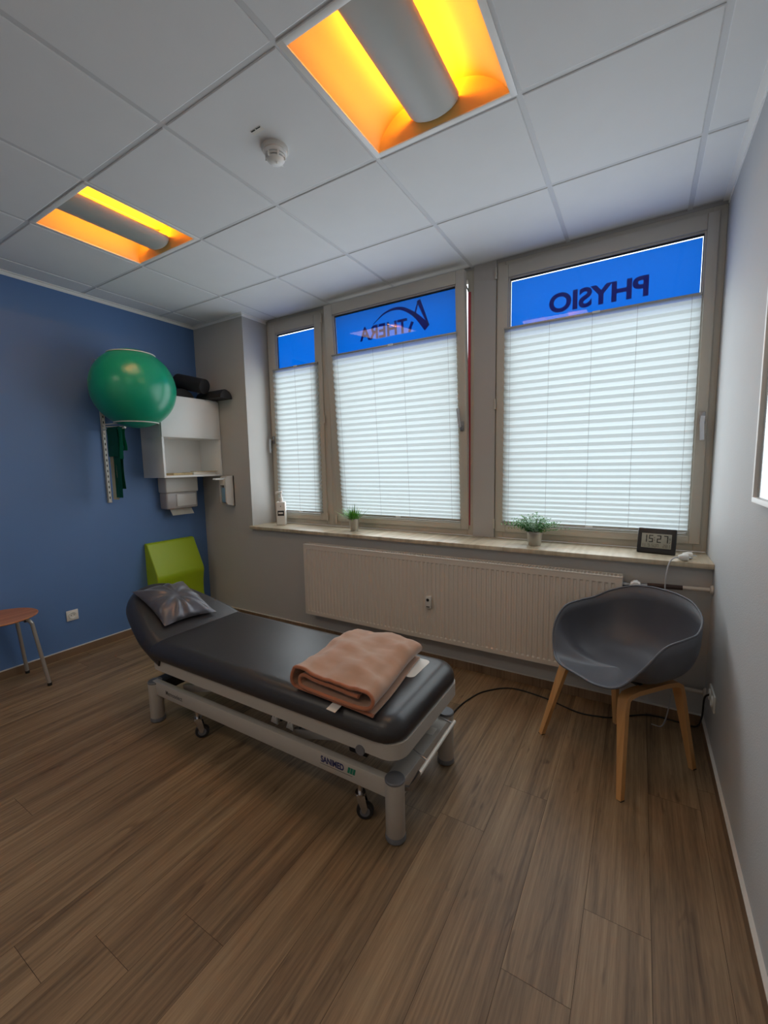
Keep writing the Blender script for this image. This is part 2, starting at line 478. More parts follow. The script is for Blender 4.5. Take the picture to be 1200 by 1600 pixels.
# ceiling: tiles + recessed grid
m = MB()
gw = 0.011
def seg_list(origin, lo, hi):
    c = [lo]; k = math.ceil((lo-origin)/G)
    while origin+k*G < hi:
        v = origin+k*G
        if v > lo+0.03: c.append(v)
        k += 1
    c.append(hi); return c
xs = seg_list(GX, 0.0, W); ys = seg_list(GY, YB, D+0.02)
LAMPS = [(0, 0), (3, 0)]
for a, b in zip(xs, xs[1:]):
    for c, d in zip(ys, ys[1:]):
        if any(abs(a-(GX+i*G)) < 0.01 and abs(c-(GY+j*G)) < 0.01 for i, j in LAMPS): continue
        xa = a+(gw if a > 0 else 0); xb = b-(gw if b < W else 0)
        ya = c+(gw if c > YB else 0); yb = d-(gw if d < D else 0)
        if yb-ya < 0.02: continue
        t = 0.0035
        m.rings([[(xa, ya, H+0.012), (xb, ya, H+0.012), (xb, yb, H+0.012), (xa, yb, H+0.012)],
                 [(xa, ya, H+0.002), (xb, ya, H+0.002), (xb, yb, H+0.002), (xa, yb, H+0.002)],
                 [(xa+t, ya+t, H), (xb-t, ya+t, H), (xb-t, yb-t, H), (xa+t, yb-t, H)]])
struct('ceiling', m, M_tile, label='suspended ceiling of square pale tiles', angle=20)
m = MB()
for v in xs[1:-1]: m.box(v-0.012, v+0.012, YB, D+0.02, H+0.004, H+0.03)
for v in ys[1:-1]: m.box(0, W, v-0.012, v+0.012, H+0.0042, H+0.0302)
m.box(-0.1, W+0.1, YB-0.1, 0.45, H+0.2, H+0.22)
struct('trim_1', m, M_grid, label='metal grid between the ceiling tiles')
# wall angle along the ceiling edge
m = MB()
m.box(0.0, 0.026, YB, 0.0, H-0.004, H); m.box(0.0, 0.004, YB, 0.0, H-0.026, H)
m.box(0.0, XC+0.024, -0.024, 0.0, H-0.004, H); m.box(0.0, XC+0.004, -0.004, 0.0, H-0.026, H)
m.box(XC, XC+0.024, 0.0, D, H-0.004, H); m.box(XC, XC+0.004, 0.0, D, H-0.026, H)
m.box(W-0.028, W, YB, D, H-0.004, H); m.box(W-0.004, W, YB, D, H-0.02, H)
struct('trim_2', m, M_white, label='white edge angle around the ceiling')
# skirting
def skirting(name, boxes, tops):
    m = MB()
    for b in boxes: m.box(*b)
    o = struct(name, m, M_skirt)
    t = MB()
    for b in tops: t.box(*b)
    obj('caulk_edge', t, M_caulk, o)
skirting('baseboard_left', [(0, 0.012, YB, 0, 0, 0.058)], [(0, 0.013, YB, 0, 0.058, 0.063)])
skirting('baseboard_right', [(W-0.012, W, YB, 0, 0, 0.058)], [(W-0.013, W, YB, 0, 0.058, 0.063)])
skirting('baseboard_front', [(0.012, W-0.012, -0.012, 0, 0, 0.058)], [(0.012, W-0.012, -0.013, 0, 0.058, 0.062)])
# sill
m = MB(); m.box(XC-0.005, W, -0.04, 0.30, SILL-0.028, SILL, 0.004)
struct('trim_3', m, M_sill, label='beige stone window sill')

# ------------------------------------------------------------------ windows
def handle(parent, x, z, up=False, y=0.0, M=I4):
    m = MB()
    m.box(x-0.014, x+0.014, y-0.010, y, z-0.035, z+0.035, 0.003, M=M)
    m2 = MB()
    s = 1 if up else -1
    m2.tube([M @ Vector(p) for p in [(x, y, z), (x, y-0.045, z)]], 0.009, 12)
    m2.sweep([M @ Vector(p) for p in [(x-0.001, y-0.045, z-0.008*s), (x-0.004, y-0.047, z+0.03*s), (x-0.012 if up else x, y-0.05, z+0.125*s)]],
             [(-0.010, -0.005), (0.010, -0.005), (0.010, 0.005), (-0.010, 0.005)], up=(0, 1, 0))
    o = obj('handle', m, M_steel, parent, local=True); obj('lever', m2, M_chrome, o, local=True)
def sash(win, x0, x1, z0, z1, px0, px1, pz0, pz1, rot=0.0, hinge_pts=(), handle_at=None, handle_up=False, text=None, gap=(0.003, 0.003, 0.003)):
    """opening sash in local coordinates: front at y = 0, bottom at z = 0"""
    root = bpy.data.objects.new('sash', bpy.data.meshes.new('sash')); COL.objects.link(root)
    root.parent = win
    root.location = (0, D, z0); root.rotation_euler = (rot, 0, 0)
    m = MB()
    h = z1-z0
    m.frame(x0, x1, 0, h, px0-x0, x1-px1, pz0-z0, z1-pz1, 0.0, 0.058, 0.004)
    # glazing bead step
    b = 0.012
    m.frame(px0-0.002, px1+0.002, pz0-z0-0.002, pz1-z0+0.002, b, b, b, b, 0.012, 0.05, 0.003)
    m.bm.to_mesh(root.data); m.bm.free(); root.data.materials.append(M_frame); finish(root)
    ROOTM[root.name] = I4
    g = MB()
    gx0, gx1, gz0, gz1 = px0+0.008, px1-0.008, pz0-z0+0.008, pz1-z0-0.008
    g.frame(gx0, gx1, gz0, gz1, 0.005, 0.005, 0.005, 0.012, 0.024, 0.029, 0)
    obj('gasket', g, M_gasket, root, local=True)
    g = MB(); g.face([(gx0, 0.031, gz0), (gx1, 0.031, gz0), (gx1, 0.031, gz1), (gx0, 0.031, gz1)]); obj('pane', g, M_glass, root, local=True)
    g = MB(); fz0 = 2.345-z0
    fa, fb, ft = gap
    g.face([(gx0+fa, 0.0348, fz0), (gx1-fb, 0.0348, fz0), (gx1-fb, 0.0348, gz1-ft), (gx0+fa, 0.0348, gz1-ft)])
    obj('blue_film', g, M_film, root, local=True)
    g = MB(); g.frame(x0+0.004, x1-0.004, 0.004, h-0.004, 0.006, 0.006, 0.006, 0.006, 0.058, 0.064, 0)
    obj('seal', g, M_gasket, root, local=True)
    if text: text(root, z0)
    if handle_at: handle(root, handle_at[0], handle_at[1]-z0, handle_up)
    return root
def hinge(win, x, z):
    m = MB(); m.cyl((x, D-0.006, z-0.035), (x, D-0.006, z+0.035), 0.0085, seg=12)
    m.cyl((x, D-0.006, z-0.005), (x, D-0.006, z+0.005), 0.0095, seg=12)
    obj('hinge', m, M_frame, win)
def lettering(root, s, x0, x1, zb, cap, z0, bold=0.004, y=0.0338):
    bm = text_bm(s, 1.0, 0.0, 0.0)
    xs_ = [v.co.x for v in bm.verts]; ys_ = [v.co.y for v in bm.verts]
    sx = (x1-x0)/(max(xs_)-min(xs_)); bm.free()
    sz = cap/0.72
    bm = text_bm(s, sz, bold, 0.0003)
    xs_ = [v.co.x for v in bm.verts]; ys_ = [v.co.y for v in bm.verts]
    k = (x1-x0)/(max(xs_)-min(xs_)); kz = cap/(max(ys_)-min(ys_))
    mx = (max(xs_)+min(xs_))/2; my = min(ys_)
    M = Matrix.Translation(((x0+x1)/2, y, zb-z0)) @ Matrix(((-k, 0, 0, mx*k), (0, 0, -1, 0), (0, kz, 0, -my*kz), (0, 0, 0, 1)))
    return tr(bm, M)
def text_physio(root, z0):
    obj('lettering', lettering(root, 'PHYSIO', 3.235, 3.79, 2.412, 0.122, z0, 0.006), M_filmtext, root, local=True)
def text_athera(root, z0):
    bm = lettering(root, 'THERA', 1.80, 2.235, 2.445, 0.105, z0, 0.0035)
    obj('lettering', bm, M_filmtext, root, local=True)
    m = MB(); y = 0.0338
    def stroke(pts, ws):
        pts = bez(pts, 8); n = len(pts); secs = []
        for i in range(n):
            f = i/(n-1)*(len(ws)-1); a = int(min(f, len(ws)-2)); wv = ws[a]+(ws[a+1]-ws[a])*(f-a)
            secs.append([(-wv, -0.0003), (wv, -0.0003), (wv, 0.0003), (-wv, 0.0003)])
        m.sweep(pts, secs, up=(0, 1, 0))
    stroke([(2.335, y, 2.655-z0), (2.375, y, 2.555-z0), (2.41, y, 2.47-z0)], [0.016, 0.012, 0.006])
    stroke([(2.335, y, 2.655-z0), (2.315, y, 2.60-z0), (2.295, y, 2.54-z0)], [0.004, 0.007, 0.006])
    stroke([(2.28, y, 2.515-z0), (2.262, y, 2.48-z0), (2.25, y, 2.445-z0)], [0.012, 0.011, 0.010])
    stroke([(1.93, y, 2.555-z0), (2.05, y, 2.622-z0), (2.18, y, 2.628-z0), (2.30, y, 2.56-z0), (2.40, y, 2.452-z0)], [0.002, 0.007, 0.011, 0.016, 0.028])
    obj('emblem', m, M_filmtext, root, local=True)

def window(name, fx0, fx1, label):
    wn = thing(name, (0, 0, 0), label, kind='structure')
    m = MB()
    return wn
Z0, Z1, PZ0, PZ1 = 0.953, 2.775, 1.000, 2.692
TILT = math.radians(3.5)
wn1 = window('window_1', 0, 0, 'narrow left window with closed sash')
m = MB(); m.frame(XC, 1.414, SILL, 2.806, 0.045, 0.075, 0.075, 0.06, 0.300, 0.372, 0.003); obj('frame', m, M_frame, wn1)
sash(wn1, 0.703, 1.352, Z0, Z1, 0.80, 1.274, PZ0, PZ1, handle_at=(0.728, 1.71), gap=(0.002, 0.002, 0.0165))
for z in (2.728, 1.865, 0.990): hinge(wn1, 1.362, z)
wn2 = window('window_2', 0, 0, 'middle window tilted open at the top')
m = MB(); m.frame(1.414, 2.735, SILL, 2.806, 0.085, 0.05, 0.075, 0.06, 0.300, 0.372, 0.003); obj('frame', m, M_frame, wn2)
m = MB(); m.box(2.688, 2.708, 0.2955, 0.3005, 0.985, 2.66); obj('red_seal', m, M_red, wn2)['label'] = 'red seal strip in the open gap'
sash(wn2, 1.475, 2.700, Z0, Z1, 1.557, 2.640, PZ0, PZ1, rot=TILT, handle_at=(2.668, 1.72), handle_up=True, text=text_athera)
hinge(wn2, 1.464, 0.972)
m = MB(); m.tube([(1.465, 0.306, 2.70), (1.468, 0.24, 2.735)], 0.005, 8); obj('tilt_stay', m, M_steel, wn2)
m = MB(); m.tube([(2.69, 0.31, 2.66), (2.688, 0.20, 2.72)], 0.005, 8); obj('tilt_stay', m, M_steel, wn2)
wn3 = window('window_3', 0, 0, 'wide right window with closed sash')
m = MB(); m.frame(2.893, W, SILL, 2.806, 0.06, 0.065, 0.075, 0.06, 0.300, 0.372, 0.003); obj('frame', m, M_frame, wn3)
sash(wn3, 2.902, 4.105, Z0, Z1, 2.975, 4.052, PZ0, PZ1, handle_at=(4.080, 1.68), text=text_physio, gap=(0.007, 0.007, 0.0150))
for z in (2.732, 1.859, 1.01): hinge(wn3, 2.893, z)

# ------------------------------------------------------------------ pleated blinds
def blind(x0, x1, zb, zt, label, cords, rot=0.0):
    root = thing('pleated_blind', (0, D, Z0), label, 'blind', 'white pleated blinds in the windows', rot=(rot, 0, 0))
    zb -= Z0; zt -= Z0
    # fold lines get closer towards the bottom where the fabric stacks
    zs = [zb+0.012]; 
    while zs[-1] < zt-0.016:
        f = (zs[-1]-zb)/(zt-zb)
        pit = 0.0135+0.0105*min(1, f/0.45)
        zs.append(zs[-1]+pit)
    zs[-1] = zt-0.010
    b = bmesh.new(); prev = None
    for i, z in enumerate(zs):
        y = -0.0195 if i % 2 else -0.0045
        cur = (b.verts.new((x0+0.003, y, z)), b.verts.new((x1-0.003, y, z)))
        if prev: b.faces.new((prev[0], prev[1], cur[1], cur[0]))
        prev = cur
    obj('pleated_fabric', b, M_sky_blind, root, local=True, angle=5)
    for nm, z in (('top_rail', zt-0.012), ('bottom_rail', zb)):
        m = MB(); m.box(x0, x1, -0.022, -0.003, z, z+0.012, 0.002); o = obj(nm, m, M_alu, root, local=True)
        g = MB(); xm = (x0+x1)/2+0.02; g.box(xm-0.022, xm+0.022, -0.029, -0.021, z+0.001, z+0.013, 0.003); obj('grip', g, M_white, o, local=True)
    for c in cords:
        m = MB(); m.tube([(c, -0.0205, zb+0.005), (c, -0.0205, zt-0.003)], 0.0008, 6); obj('cord', m, M_cablegrey, root, local=True)
blind(0.768, 1.316, 1.022, 2.363, 'narrow white pleated blind in the left window', (0.80, 1.05, 1.24))
blind(1.540, 2.645, 1.022, 2.373, 'white pleated blind on the tilted middle window', (1.60, 1.95, 2.22, 2.58), TILT)
blind(2.955, 4.046, 1.022, 2.362, 'wide white pleated blind in the right window above the clock', (3.00, 3.25, 3.50, 3.74, 4.0))

# ------------------------------------------------------------------ ceiling lights, detector
def ceiling_light(x0, y0, label):
    S = G
    root = thing('ceiling_light', (x0+S/2, y0+S/2, H), label, 'ceiling light', 'square ceiling lights')
    a = 0.026
    m = MB()
    for b in ((x0+0.002, x0+a, y0+0.002, y0+S-0.002), (x0+S-a, x0+S-0.002, y0+0.002, y0+S-0.002), (x0+a, x0+S-a, y0+0.002, y0+a), (x0+a, x0+S-a, y0+S-a, y0+S-0.002)):
        m.box(*b, H-0.001, H+0.02, 0.0008)
    m.box(x0+0.01, x0+S-0.01, y0+0.01, y0+S-0.01, H+0.125, H+0.13)
    for b in ((x0+0.005, x0+0.01, y0+0.005, y0+S-0.005), (x0+S-0.01, x0+S-0.005, y0+0.005, y0+S-0.005)):
        m.box(*b, H+0.02, H+0.13)
    obj('housing', m, M_white, root)
    xm = x0+S/2; hw = 0.105
    for s in (-1, 1):
        m = MB(); n = 14; rr = []
        xo = xm+s*(S/2-a); xi = xm+s*0.03
        def prof(t):
            ang = t*PI/2
            return (xo+(xi-xo)*(1-math.cos(ang))*0.5+(xi-xo)*0.5*t, H+0.004+0.10*math.sin(ang))
        m.grid(lambda u, v: Vector((prof(u)[0], y0+a+(S-2*a)*v, prof(u)[1])), n, 1)
        obj('reflector', m, M_reflector, root)
    for yy, s in ((y0+a, 1), (y0+S-a, -1)):
        m = MB()
        m.grid(lambda u, v: Vector((x0+a+(S-2*a)*u, yy+s*0.045*math.sin(v*PI/2), H+0.003+0.095*v)), 16, 6)
        obj('end_reflector', m, M_reflector, root)
    # central trough-shaped cover
    m = MB(); n = 18; rr = []
    L0, L1 = y0+a+0.004, y0+S-a-0.022
    for yy, k in ((L0, 1.0), (L1-0.03, 1.0), (L1-0.012, 0.95), (L1, 0.80)):
        r = []
        for i in range(n+1):
            an = PI+PI*i/n
            r.append((xm+hw*k*math.cos(an), yy, H+0.046+0.042*k*math.sin(an)))
        r.append((xm+hw*k-0.004, yy, H+0.049)); r.append((xm-hw*k+0.004, yy, H+0.049))
        rr.append(r)
    m.rings(rr); obj('lamp_cover', m, M_lampcover, root)
    L = bpy.data.lights.new('lamp_light', 'AREA'); L.shape = 'SQUARE'; L.size = S-2*a; L.energy = LAMPW; L.color = (1.0, 0.74, 0.46)
    lo = bpy.data.objects.new('lamp_light', L); COL.objects.link(lo); lo.location = (0, 0, -0.012); lo.parent = root
    for s in (-1, 1):
        m = MB(); m.cyl((xm+s*0.055, y0+a+0.02, H+0.062), (xm+s*0.055, y0+S-a-0.05, H+0.062), 0.008, seg=12); obj('lamp_tube', m, M_lamp, root)
    return root
ceiling_light(GX, GY, 'amber glowing square ceiling light nearer the blue wall, smaller of the two in view')
ceiling_light(GX+3*G, GY, 'amber glowing square ceiling light cut by the top edge, larger of the two in view')

dx, dy = 2.383, -1.269
root = thing('smoke_detector', (dx, dy, H-0.062), 'white round smoke detector on the ceiling beside the large amber light', 'smoke detector')
m = MB(); m.lathe([(0.056, H), (0.056, H-0.012), (0.052, H-0.018)], (dx, dy, 0), 32); obj('mounting_base', m, M_disp, root)
m = MB(); m.lathe([(0.048, H-0.018), (0.047, H-0.024), (0.043, H-0.030), (0.036, H-0.031)], (dx, dy, 0), 32)
m.lathe([(0.043, H-0.036), (0.040, H-0.040), (0.030, H-0.041)], (dx, dy, 0), 32)
m.lathe([(0.039, H-0.046), (0.034, H-0.053), (0.020, H-0.060), (0.008, H-0.062)], (dx, dy, 0), 32)
for k in range(6):
    an = k*PI/3
    m.box(-0.003, 0.003, 0.028, 0.0435, H-0.050, H-0.022, M=Matrix.Translation((dx, dy, 0)) @ Matrix.Rotation(an, 4, 'Z'))
obj('vented_head', m, M_white, root)
m = MB(); m.lathe([(0.034, H-0.018), (0.033, H-0.05)], (dx, dy, 0), 24); obj('smoke_chamber', m, M_dark, root)
m = MB(); m.lathe([(0.005, H-0.060), (0.004, H-0.067), (0.001, H-0.068)], (dx+0.012, dy-0.004, 0), 12); obj('indicator_light', m, M_white, root)
m = MB(); m.box(2.365, 2.425, -1.392, -1.368, H-0.0012, H-0.0001, M=I4)
o = obj('ceiling_label', m, M_label); tag(o, 'tiny white number sticker on the ceiling tile beside the smoke detector', 'sticker')
ROOTM[o.name] = Matrix.Translation(o.location)
m = MB(); m.box(2.368, 2.390, -1.3905, -1.385, H-0.0016, H-0.0011); m.box(2.395, 2.42, -1.3905, -1.386, H-0.0016, H-0.0011); obj('print', m, M_dark, o)

# ------------------------------------------------------------------ radiator
rx0, rx1, rz0, rz1, ry = 1.402, 3.730, 0.204, 0.806, -0.108
root = thing('radiator', ((rx0+rx1)/2, -0.06, rz0), 'long white ribbed panel radiator under the window sill', 'radiator')
nfl = 70; m = MB()
pit = (rx1-rx0-0.05)/nfl
xsr = [rx0]; dep = [0]
for k in range(nfl):
    b = rx0+0.025+k*pit
    for f, d_ in ((0.10, 0.0), (0.22, 1.0), (0.58, 1.0), (0.72, 0.0)):
        xsr.append(b+f*pit); dep.append(d_)
xsr.append(rx1); dep.append(0)
zrow = [(rz0+0.004, 0), (rz0+0.032, 0), (rz0+0.040, 1), (rz1-0.046, 1), (rz1-0.038, 0), (rz1-0.006, 0)]
b = bmesh.new(); V = [[b.verts.new((x, ry+0.0055*d_*g, z)) for x, d_ in zip(xsr, dep)] for z, g in zrow]
for r0, r1 in zip(V, V[1:]):
    for i in range(len(xsr)-1): b.faces.new((r0[i], r0[i+1], r1[i+1], r1[i]))
o = obj('front_panel', b, M_rad, root, angle=25)
m = MB(); m.box(rx0, rx1, ry+0.008, ry+0.02, rz0, rz1-0.01); m.box(rx0+0.01, rx1-0.01, -0.045, -0.03, rz0, rz1-0.01)
obj('rear_panel', m, M_raddark, root)
m = MB(); m.box(rx0-0.001, rx0+0.002, ry+0.001, -0.028, rz0+0.005, rz1-0.001, 0.0008); obj('side_panel', m, M_rad, root)
m = MB(); m.box(rx1-0.002, rx1+0.001, ry+0.001, -0.028, rz0+0.005, rz1-0.001, 0.0008)
obj('side_panel', m, M_rad, root)
m = MB(); m.box(rx0, rx1, ry-0.001, ry+0.010, rz1-0.008, rz1+0.001, 0.001); m.box(rx0, rx1, -0.037, -0.028, rz1-0.008, rz1+0.001, 0.001)
m.box(rx0, rx1, -0.070, -0.064, rz1-0.006, rz1-0.001)
nb = 118
for k in range(nb+1):
    xx = rx0+(rx1-rx0-0.007)*k/nb; m.box(xx, xx+0.007, ry+0.009, -0.036, rz1-0.006, rz1-0.001)
obj('top_grille', m, M_rad, root)
m = MB(); m.box(2.535, 2.577, ry-0.024, ry+0.002, 0.442, 0.530, 0.006); hm = obj('heat_meter', m, M_disp, root); hm['label'] = 'small white heat meter'
m = MB(); m.lathe([(0.011, 0), (0.011, 0.003), (0.001, 0.003)], M=Matrix.Translation((2.554, ry-0.023, 0.505)) @ Matrix.Rotation(PI/2, 4, 'X'), seg=20); obj('display', m, M_dark, hm)
m = MB(); m.box(2.543, 2.568, ry-0.0252, ry-0.0235, 0.452, 0.460); obj('print', m, M_greyprint, hm)
# valve and pipes
m = MB(); rr = []; ns = 40
for t, r in ((0, 0.020), (0.012, 0.026), (0.05, 0.027), (0.062, 0.024), (0.064, 0.012)):
    rr.append([(3.795+0.0, -0.062-t, 0.765) if False else (3.795+r*math.cos(2*PI*k/ns)*(1+0.05*(k % 4 < 2)), -0.050-t, 0.762+r*math.sin(2*PI*k/ns)*(1+0.05*(k % 4 < 2))) for k in range(ns)])
m.rings(rr); obj('thermostat', m, M_white, root)
m = MB(); m.tube([(3.725, -0.055, 0.752), (3.86, -0.05, 0.762)], 0.011, 12); m.cyl((3.795, -0.03, 0.762), (3.795, -0.062, 0.762), 0.016); m.cyl((3.73, -0.055, 0.753), (3.755, -0.055, 0.754), 0.016)
obj('valve_body', m, M_steel, root)
m = MB(); m.tube([(3.85, -0.05, 0.763), (4.01, -0.05, 0.769)], 0.0125, 12); obj('pipe', m, M_pipebrown, root)['label'] = 'dark wrapped stretch of pipe'
m = MB(); m.tube([(4.0, -0.05, 0.769), (W-0.001, -0.05, 0.774)], 0.0105, 14); p_ = obj('pipe', m, M_pipe, root)
m = MB(); m.lathe([(0.012, 0), (0.026, 0.001), (0.026, 0.004), (0.02, 0.012), (0.012, 0.014)], M=Matrix.Translation((W-0.0005, -0.05, 0.774)) @ Matrix.Rotation(-PI/2, 4, 'Y')); obj('rosette', m, M_pipe, p_)
m = MB(); m.tube([(3.70, -0.055, 0.214), (3.75, -0.05, 0.214), (W-0.001, -0.05, 0.212)], 0.0105, 14); p_ = obj('pipe', m, M_pipe, root)
m = MB(); m.lathe([(0.012, 0), (0.026, 0.001), (0.026, 0.004), (0.02, 0.012), (0.012, 0.014)], M=Matrix.Translation((W-0.0005, -0.05, 0.212)) @ Matrix.Rotation(-PI/2, 4, 'Y')); obj('rosette', m, M_pipe, p_)
for xx in (1.75, 3.35):
    m = MB(); m.box(xx-0.015, xx+0.015, -0.032, -0.0004, rz0+0.03, rz1-0.05); obj('wall_bracket', m, M_rad, root)

# ------------------------------------------------------------------ sockets
def socket(name, loc, axis, n, label):
    """axis +1: on the left wall facing +x; -1: on the right wall facing -x"""
    root = thing(name, loc, label, 'socket')
    x, y, z = loc; s = axis
    m = MB(); hy = 0.041+0.0355*(n-1); x0, x1 = sorted((x, x+s*0.009))
    m.box(x0, x1, y-hy, y+hy, z-0.041, z+0.041, 0.004); obj('cover_frame', m, M_socket, root)
    for k in range(n):
        yc = y+(k-(n-1)/2)*0.071
        Mx = Matrix.Translation((x+s*0.009, yc, z)) @ Matrix.Rotation(s*PI/2, 4, 'Y')
        m = MB(); m.lathe([(0.0275, -0.001), (0.0270, 0.006), (0.0215, 0.006), (0.0205, 0.0004), (0.0, 0.0004)], M=Mx, seg=28); c = obj('socket_insert', m, M_socket, root)
        m = MB()
        for q in (-0.0095, 0.0095): m.lathe([(0.0035, 0.0001), (0.0035, 0.0009), (0.0, 0.0009)], c=(0.0, q, 0), M=Mx, seg=10)
        m.lathe([(0.0205, -0.0032), (0.0195, -0.0030), (0.0, -0.0030)], M=Mx, seg=24) if False else None
        obj('pin_hole', m, M_dark, c)
    return root
socket('wall_socket', (0.0, -1.252, 0.321), 1, 1, 'single white wall socket low on the blue wall')
socket('wall_socket', (W, -0.275, 0.296), -1, 2, 'double white wall socket low on the right wall behind the chair')

# ------------------------------------------------------------------ right wall picture
root = thing('picture_frame', (W-0.01, -1.17, 1.30), 'white framed glossy picture cut off at the right edge of the photo', 'picture')
py0, py1, pz0_, pz1_ = -1.46, -0.884, 1.302, 2.10
m = MB()
for b in ((py0, py1, pz0_, pz0_+0.018), (py0, py1, pz1_-0.018, pz1_), (py0, py0+0.018, pz0_+0.018, pz1_-0.018), (py1-0.018, py1, pz0_+0.018, pz1_-0.018)):
    m.box(W-0.022, W, b[0], b[1], b[2], b[3], 0.002)
obj('frame', m, M_white, root)
m = MB(); m.box(W-0.010, W-0.004, py0+0.016, py1-0.016, pz0_+0.016, pz1_-0.016); obj('print', m, M_print, root)
m = MB(); m.face([(W-0.013, py0+0.017, pz0_+0.017), (W-0.013, py1-0.017, pz0_+0.017), (W-0.013, py1-0.017, pz1_-0.017), (W-0.013, py0+0.017, pz1_-0.017)]); obj('glass', m, M_glass, root)

# ------------------------------------------------------------------ wall cabinet and things on it
cx1, cy0, cy1, cz0, cz1 = 0.310, -0.597, -0.003, 1.374, 2.083
root = thing('wall_cabinet', (0.155, -0.30, cz0), 'white wall cabinet with closed upper flap and open lower shelf in the corner', 'cabinet')
t = 0.018; zm = 1.722
m = MB()
m.box(0.001, cx1-0.018, cy0, cy0+t, zm, cz1, 0.001); m.box(0.001, cx1-0.018, cy1-t, cy1, zm, cz1, 0.001)
m.box(0.001, cx1, cy0, cy0+t, cz0, zm, 0.001); m.box(0.001, cx1, cy1-t, cy1, cz0, zm, 0.001)
m.box(0.001, cx1-0.018, cy0+t, cy1-t, cz1-t, cz1, 0.001); m.box(0.001, cx1, cy0+t, cy1-t, cz0, cz0+t, 0.001); m.box(0.001, cx1-0.018, cy0+t, cy1-t, zm, zm+t, 0.001)
m.box(0.001, 0.008, cy0+t, cy1-t, cz0+t, cz1-t)
obj('carcass', m, M_white, root)
m = MB(); m.box(cx1-0.016, cx1+0.003, cy0+0.002, cy1-0.002, zm+0.001, cz1-0.012, 0.0015); obj('flap_door', m, M_white, root)
def paper_item(name, y0_, y1_, x0_, x1_, z, h, mm, label, rz=0.0, cat='paper'):
    m = MB(); m.box(-(x1_-x0_)/2, (x1_-x0_)/2, -(y1_-y0_)/2, (y1_-y0_)/2, 0, h, min(0.0015, h/3), M=Matrix.Translation(((x0_+x1_)/2, (y0_+y1_)/2, z)) @ Matrix.Rotation(rz, 4, 'Z'))
    o = obj(name, m, mm); tag(o, label, cat, 'papers on the open shelf'); return o
zc = cz0+t+0.0003
paper_item('leaflet_stack', -0.50, -0.30, 0.12, 0.27, zc, 0.020, M_brochure, 'brown printed leaflets lying left on the open cabinet shelf', 0.1, 'leaflets')
paper_item('paper_stack', -0.285, -0.06, 0.09, 0.28, zc, 0.026, M_paper, 'white paper stack lying right on the open cabinet shelf', -0.06, 'papers')
paper_item('leaflet', -0.25, -0.05, 0.16, 0.305, zc+0.0265, 0.005, M_brochure, 'brown leaflet lying on top of the white paper stack', -0.25, 'leaflets')

# dark rolls on top of the cabinet
zt = cz1+0.0008
def half_roll(x0_, x1_, yc, r, h, label):
    m = MB(); n = 20; rr = []
    for xx, k in ((x0_, 0.93), (x0_+0.01, 1.0), (x1_-0.01, 1.0), (x1_, 0.93)):
        r_ = [(xx, yc+r*k*math.cos(PI*i/n), zt+h*k*math.sin(PI*i/n)+0.0) for i in range(n+1)]
        rr.append(r_)
    m.rings(rr); o = obj('half_roll_cushion', m, M_blackfoam); tag(o, label, 'cushion', 'black positioning cushions on the cabinet'); return o
half_roll(0.16, 0.515, -0.075, 0.069, 0.080, 'black half-round cushion overhanging the right front corner of the white cabinet')
half_roll(0.02, 0.20, -0.295, 0.12, 0.09, 'black half-round cushion under the round bolster behind the green ball')
m = MB()
a_ = Vector((0.352, -0.174, 2.190)); b_ = Vector((0.050, -0.235, 2.266)); dv = (a_-b_).normalized()
m.tube([b_, b_+dv*0.003, b_+dv*0.008, a_-dv*0.006, a_-dv*0.002, a_], [0.060, 0.065, 0.067, 0.067, 0.066, 0.064], 28)
o = obj('bolster', m, M_blackfoam); tag(o, 'black round bolster roll lying across the half-round cushions', 'cushion', 'black positioning cushions on the cabinet')

# towel dispenser under the cabinet
dy0, dy1 = -0.478, -0.150; dz0, dz1 = 1.080, 1.3725
root = thing('towel_dispenser', (0.06, (dy0+dy1)/2, dz0), 'white paper towel dispenser on the blue wall under the cabinet', 'dispenser')
def prof_box(x1b, x1t, z0_, z1_, ya, yb, bev):
    m = MB(); m.box(0.001, x1t, ya, yb, z0_, z1_, bev, 3); return m
m = prof_box(0.115, 0.128, 1.232, dz1, dy0, dy1, 0.012); obj('upper_cover', m, M_disp, root)
m = prof_box(0.115, 0.118, dz0, 1.236, dy0+0.006, dy1-0.006, 0.016); obj('lower_body', m, M_disp2, root)
m = MB(); m.box(0.119, 0.1245, dy0+0.10, dy1-0.03, 1.105, 1.215, 0.004); obj('front_panel', m, M_disp, root)
m = MB(); m.grid(lambda u, v: Vector((0.06+0.055*v+0.004*math.sin(u*9), dy0+0.055+(dy1-dy0-0.11)*u, 1.10-0.078*v)), 10, 4)
bmesh.ops.solidify(m.bm, geom=list(m.bm.faces), thickness=0.003); obj('paper_towel', m, M_paper, root)

# soap dispenser on the boxed corner
root = thing('soap_dispenser', (0.42, -0.05, 1.09), 'white wall soap dispenser with blue bottle beside the towel dispenser', 'dispenser')
m = MB()
poly = [(-0.001, 1.375), (-0.075, 1.37), (-0.098, 1.345), (-0.098, 1.13), (-0.08, 1.105), (-0.001, 1.085)]
m.prism(poly, lambda a, b, t_: Vector((t_, a, b)), 0.448, 0.462); m.prism(poly, lambda a, b, t_: Vector((t_, a, b)), 0.372, 0.380)
m.box(0.372, 0.462, -0.012, -0.001, 1.085, 1.375); obj('housing', m, M_disp, root)
m = MB(); m.box(0.385, 0.444, -0.092, -0.016, 1.122, 1.262, 0.010, 3); bt = obj('bottle', m, M_bluefluid, root); bt['label'] = 'pale blue soap bottle'
m = MB(); m.cyl((0.415, -0.055, 1.26), (0.415, -0.055, 1.29), 0.02); obj('bottle_cap', m, M_white, bt)
m = MB(); m.box(0.383, 0.446, -0.10, -0.014, 1.285, 1.345, 0.008); obj('pump_unit', m, M_paper, root)
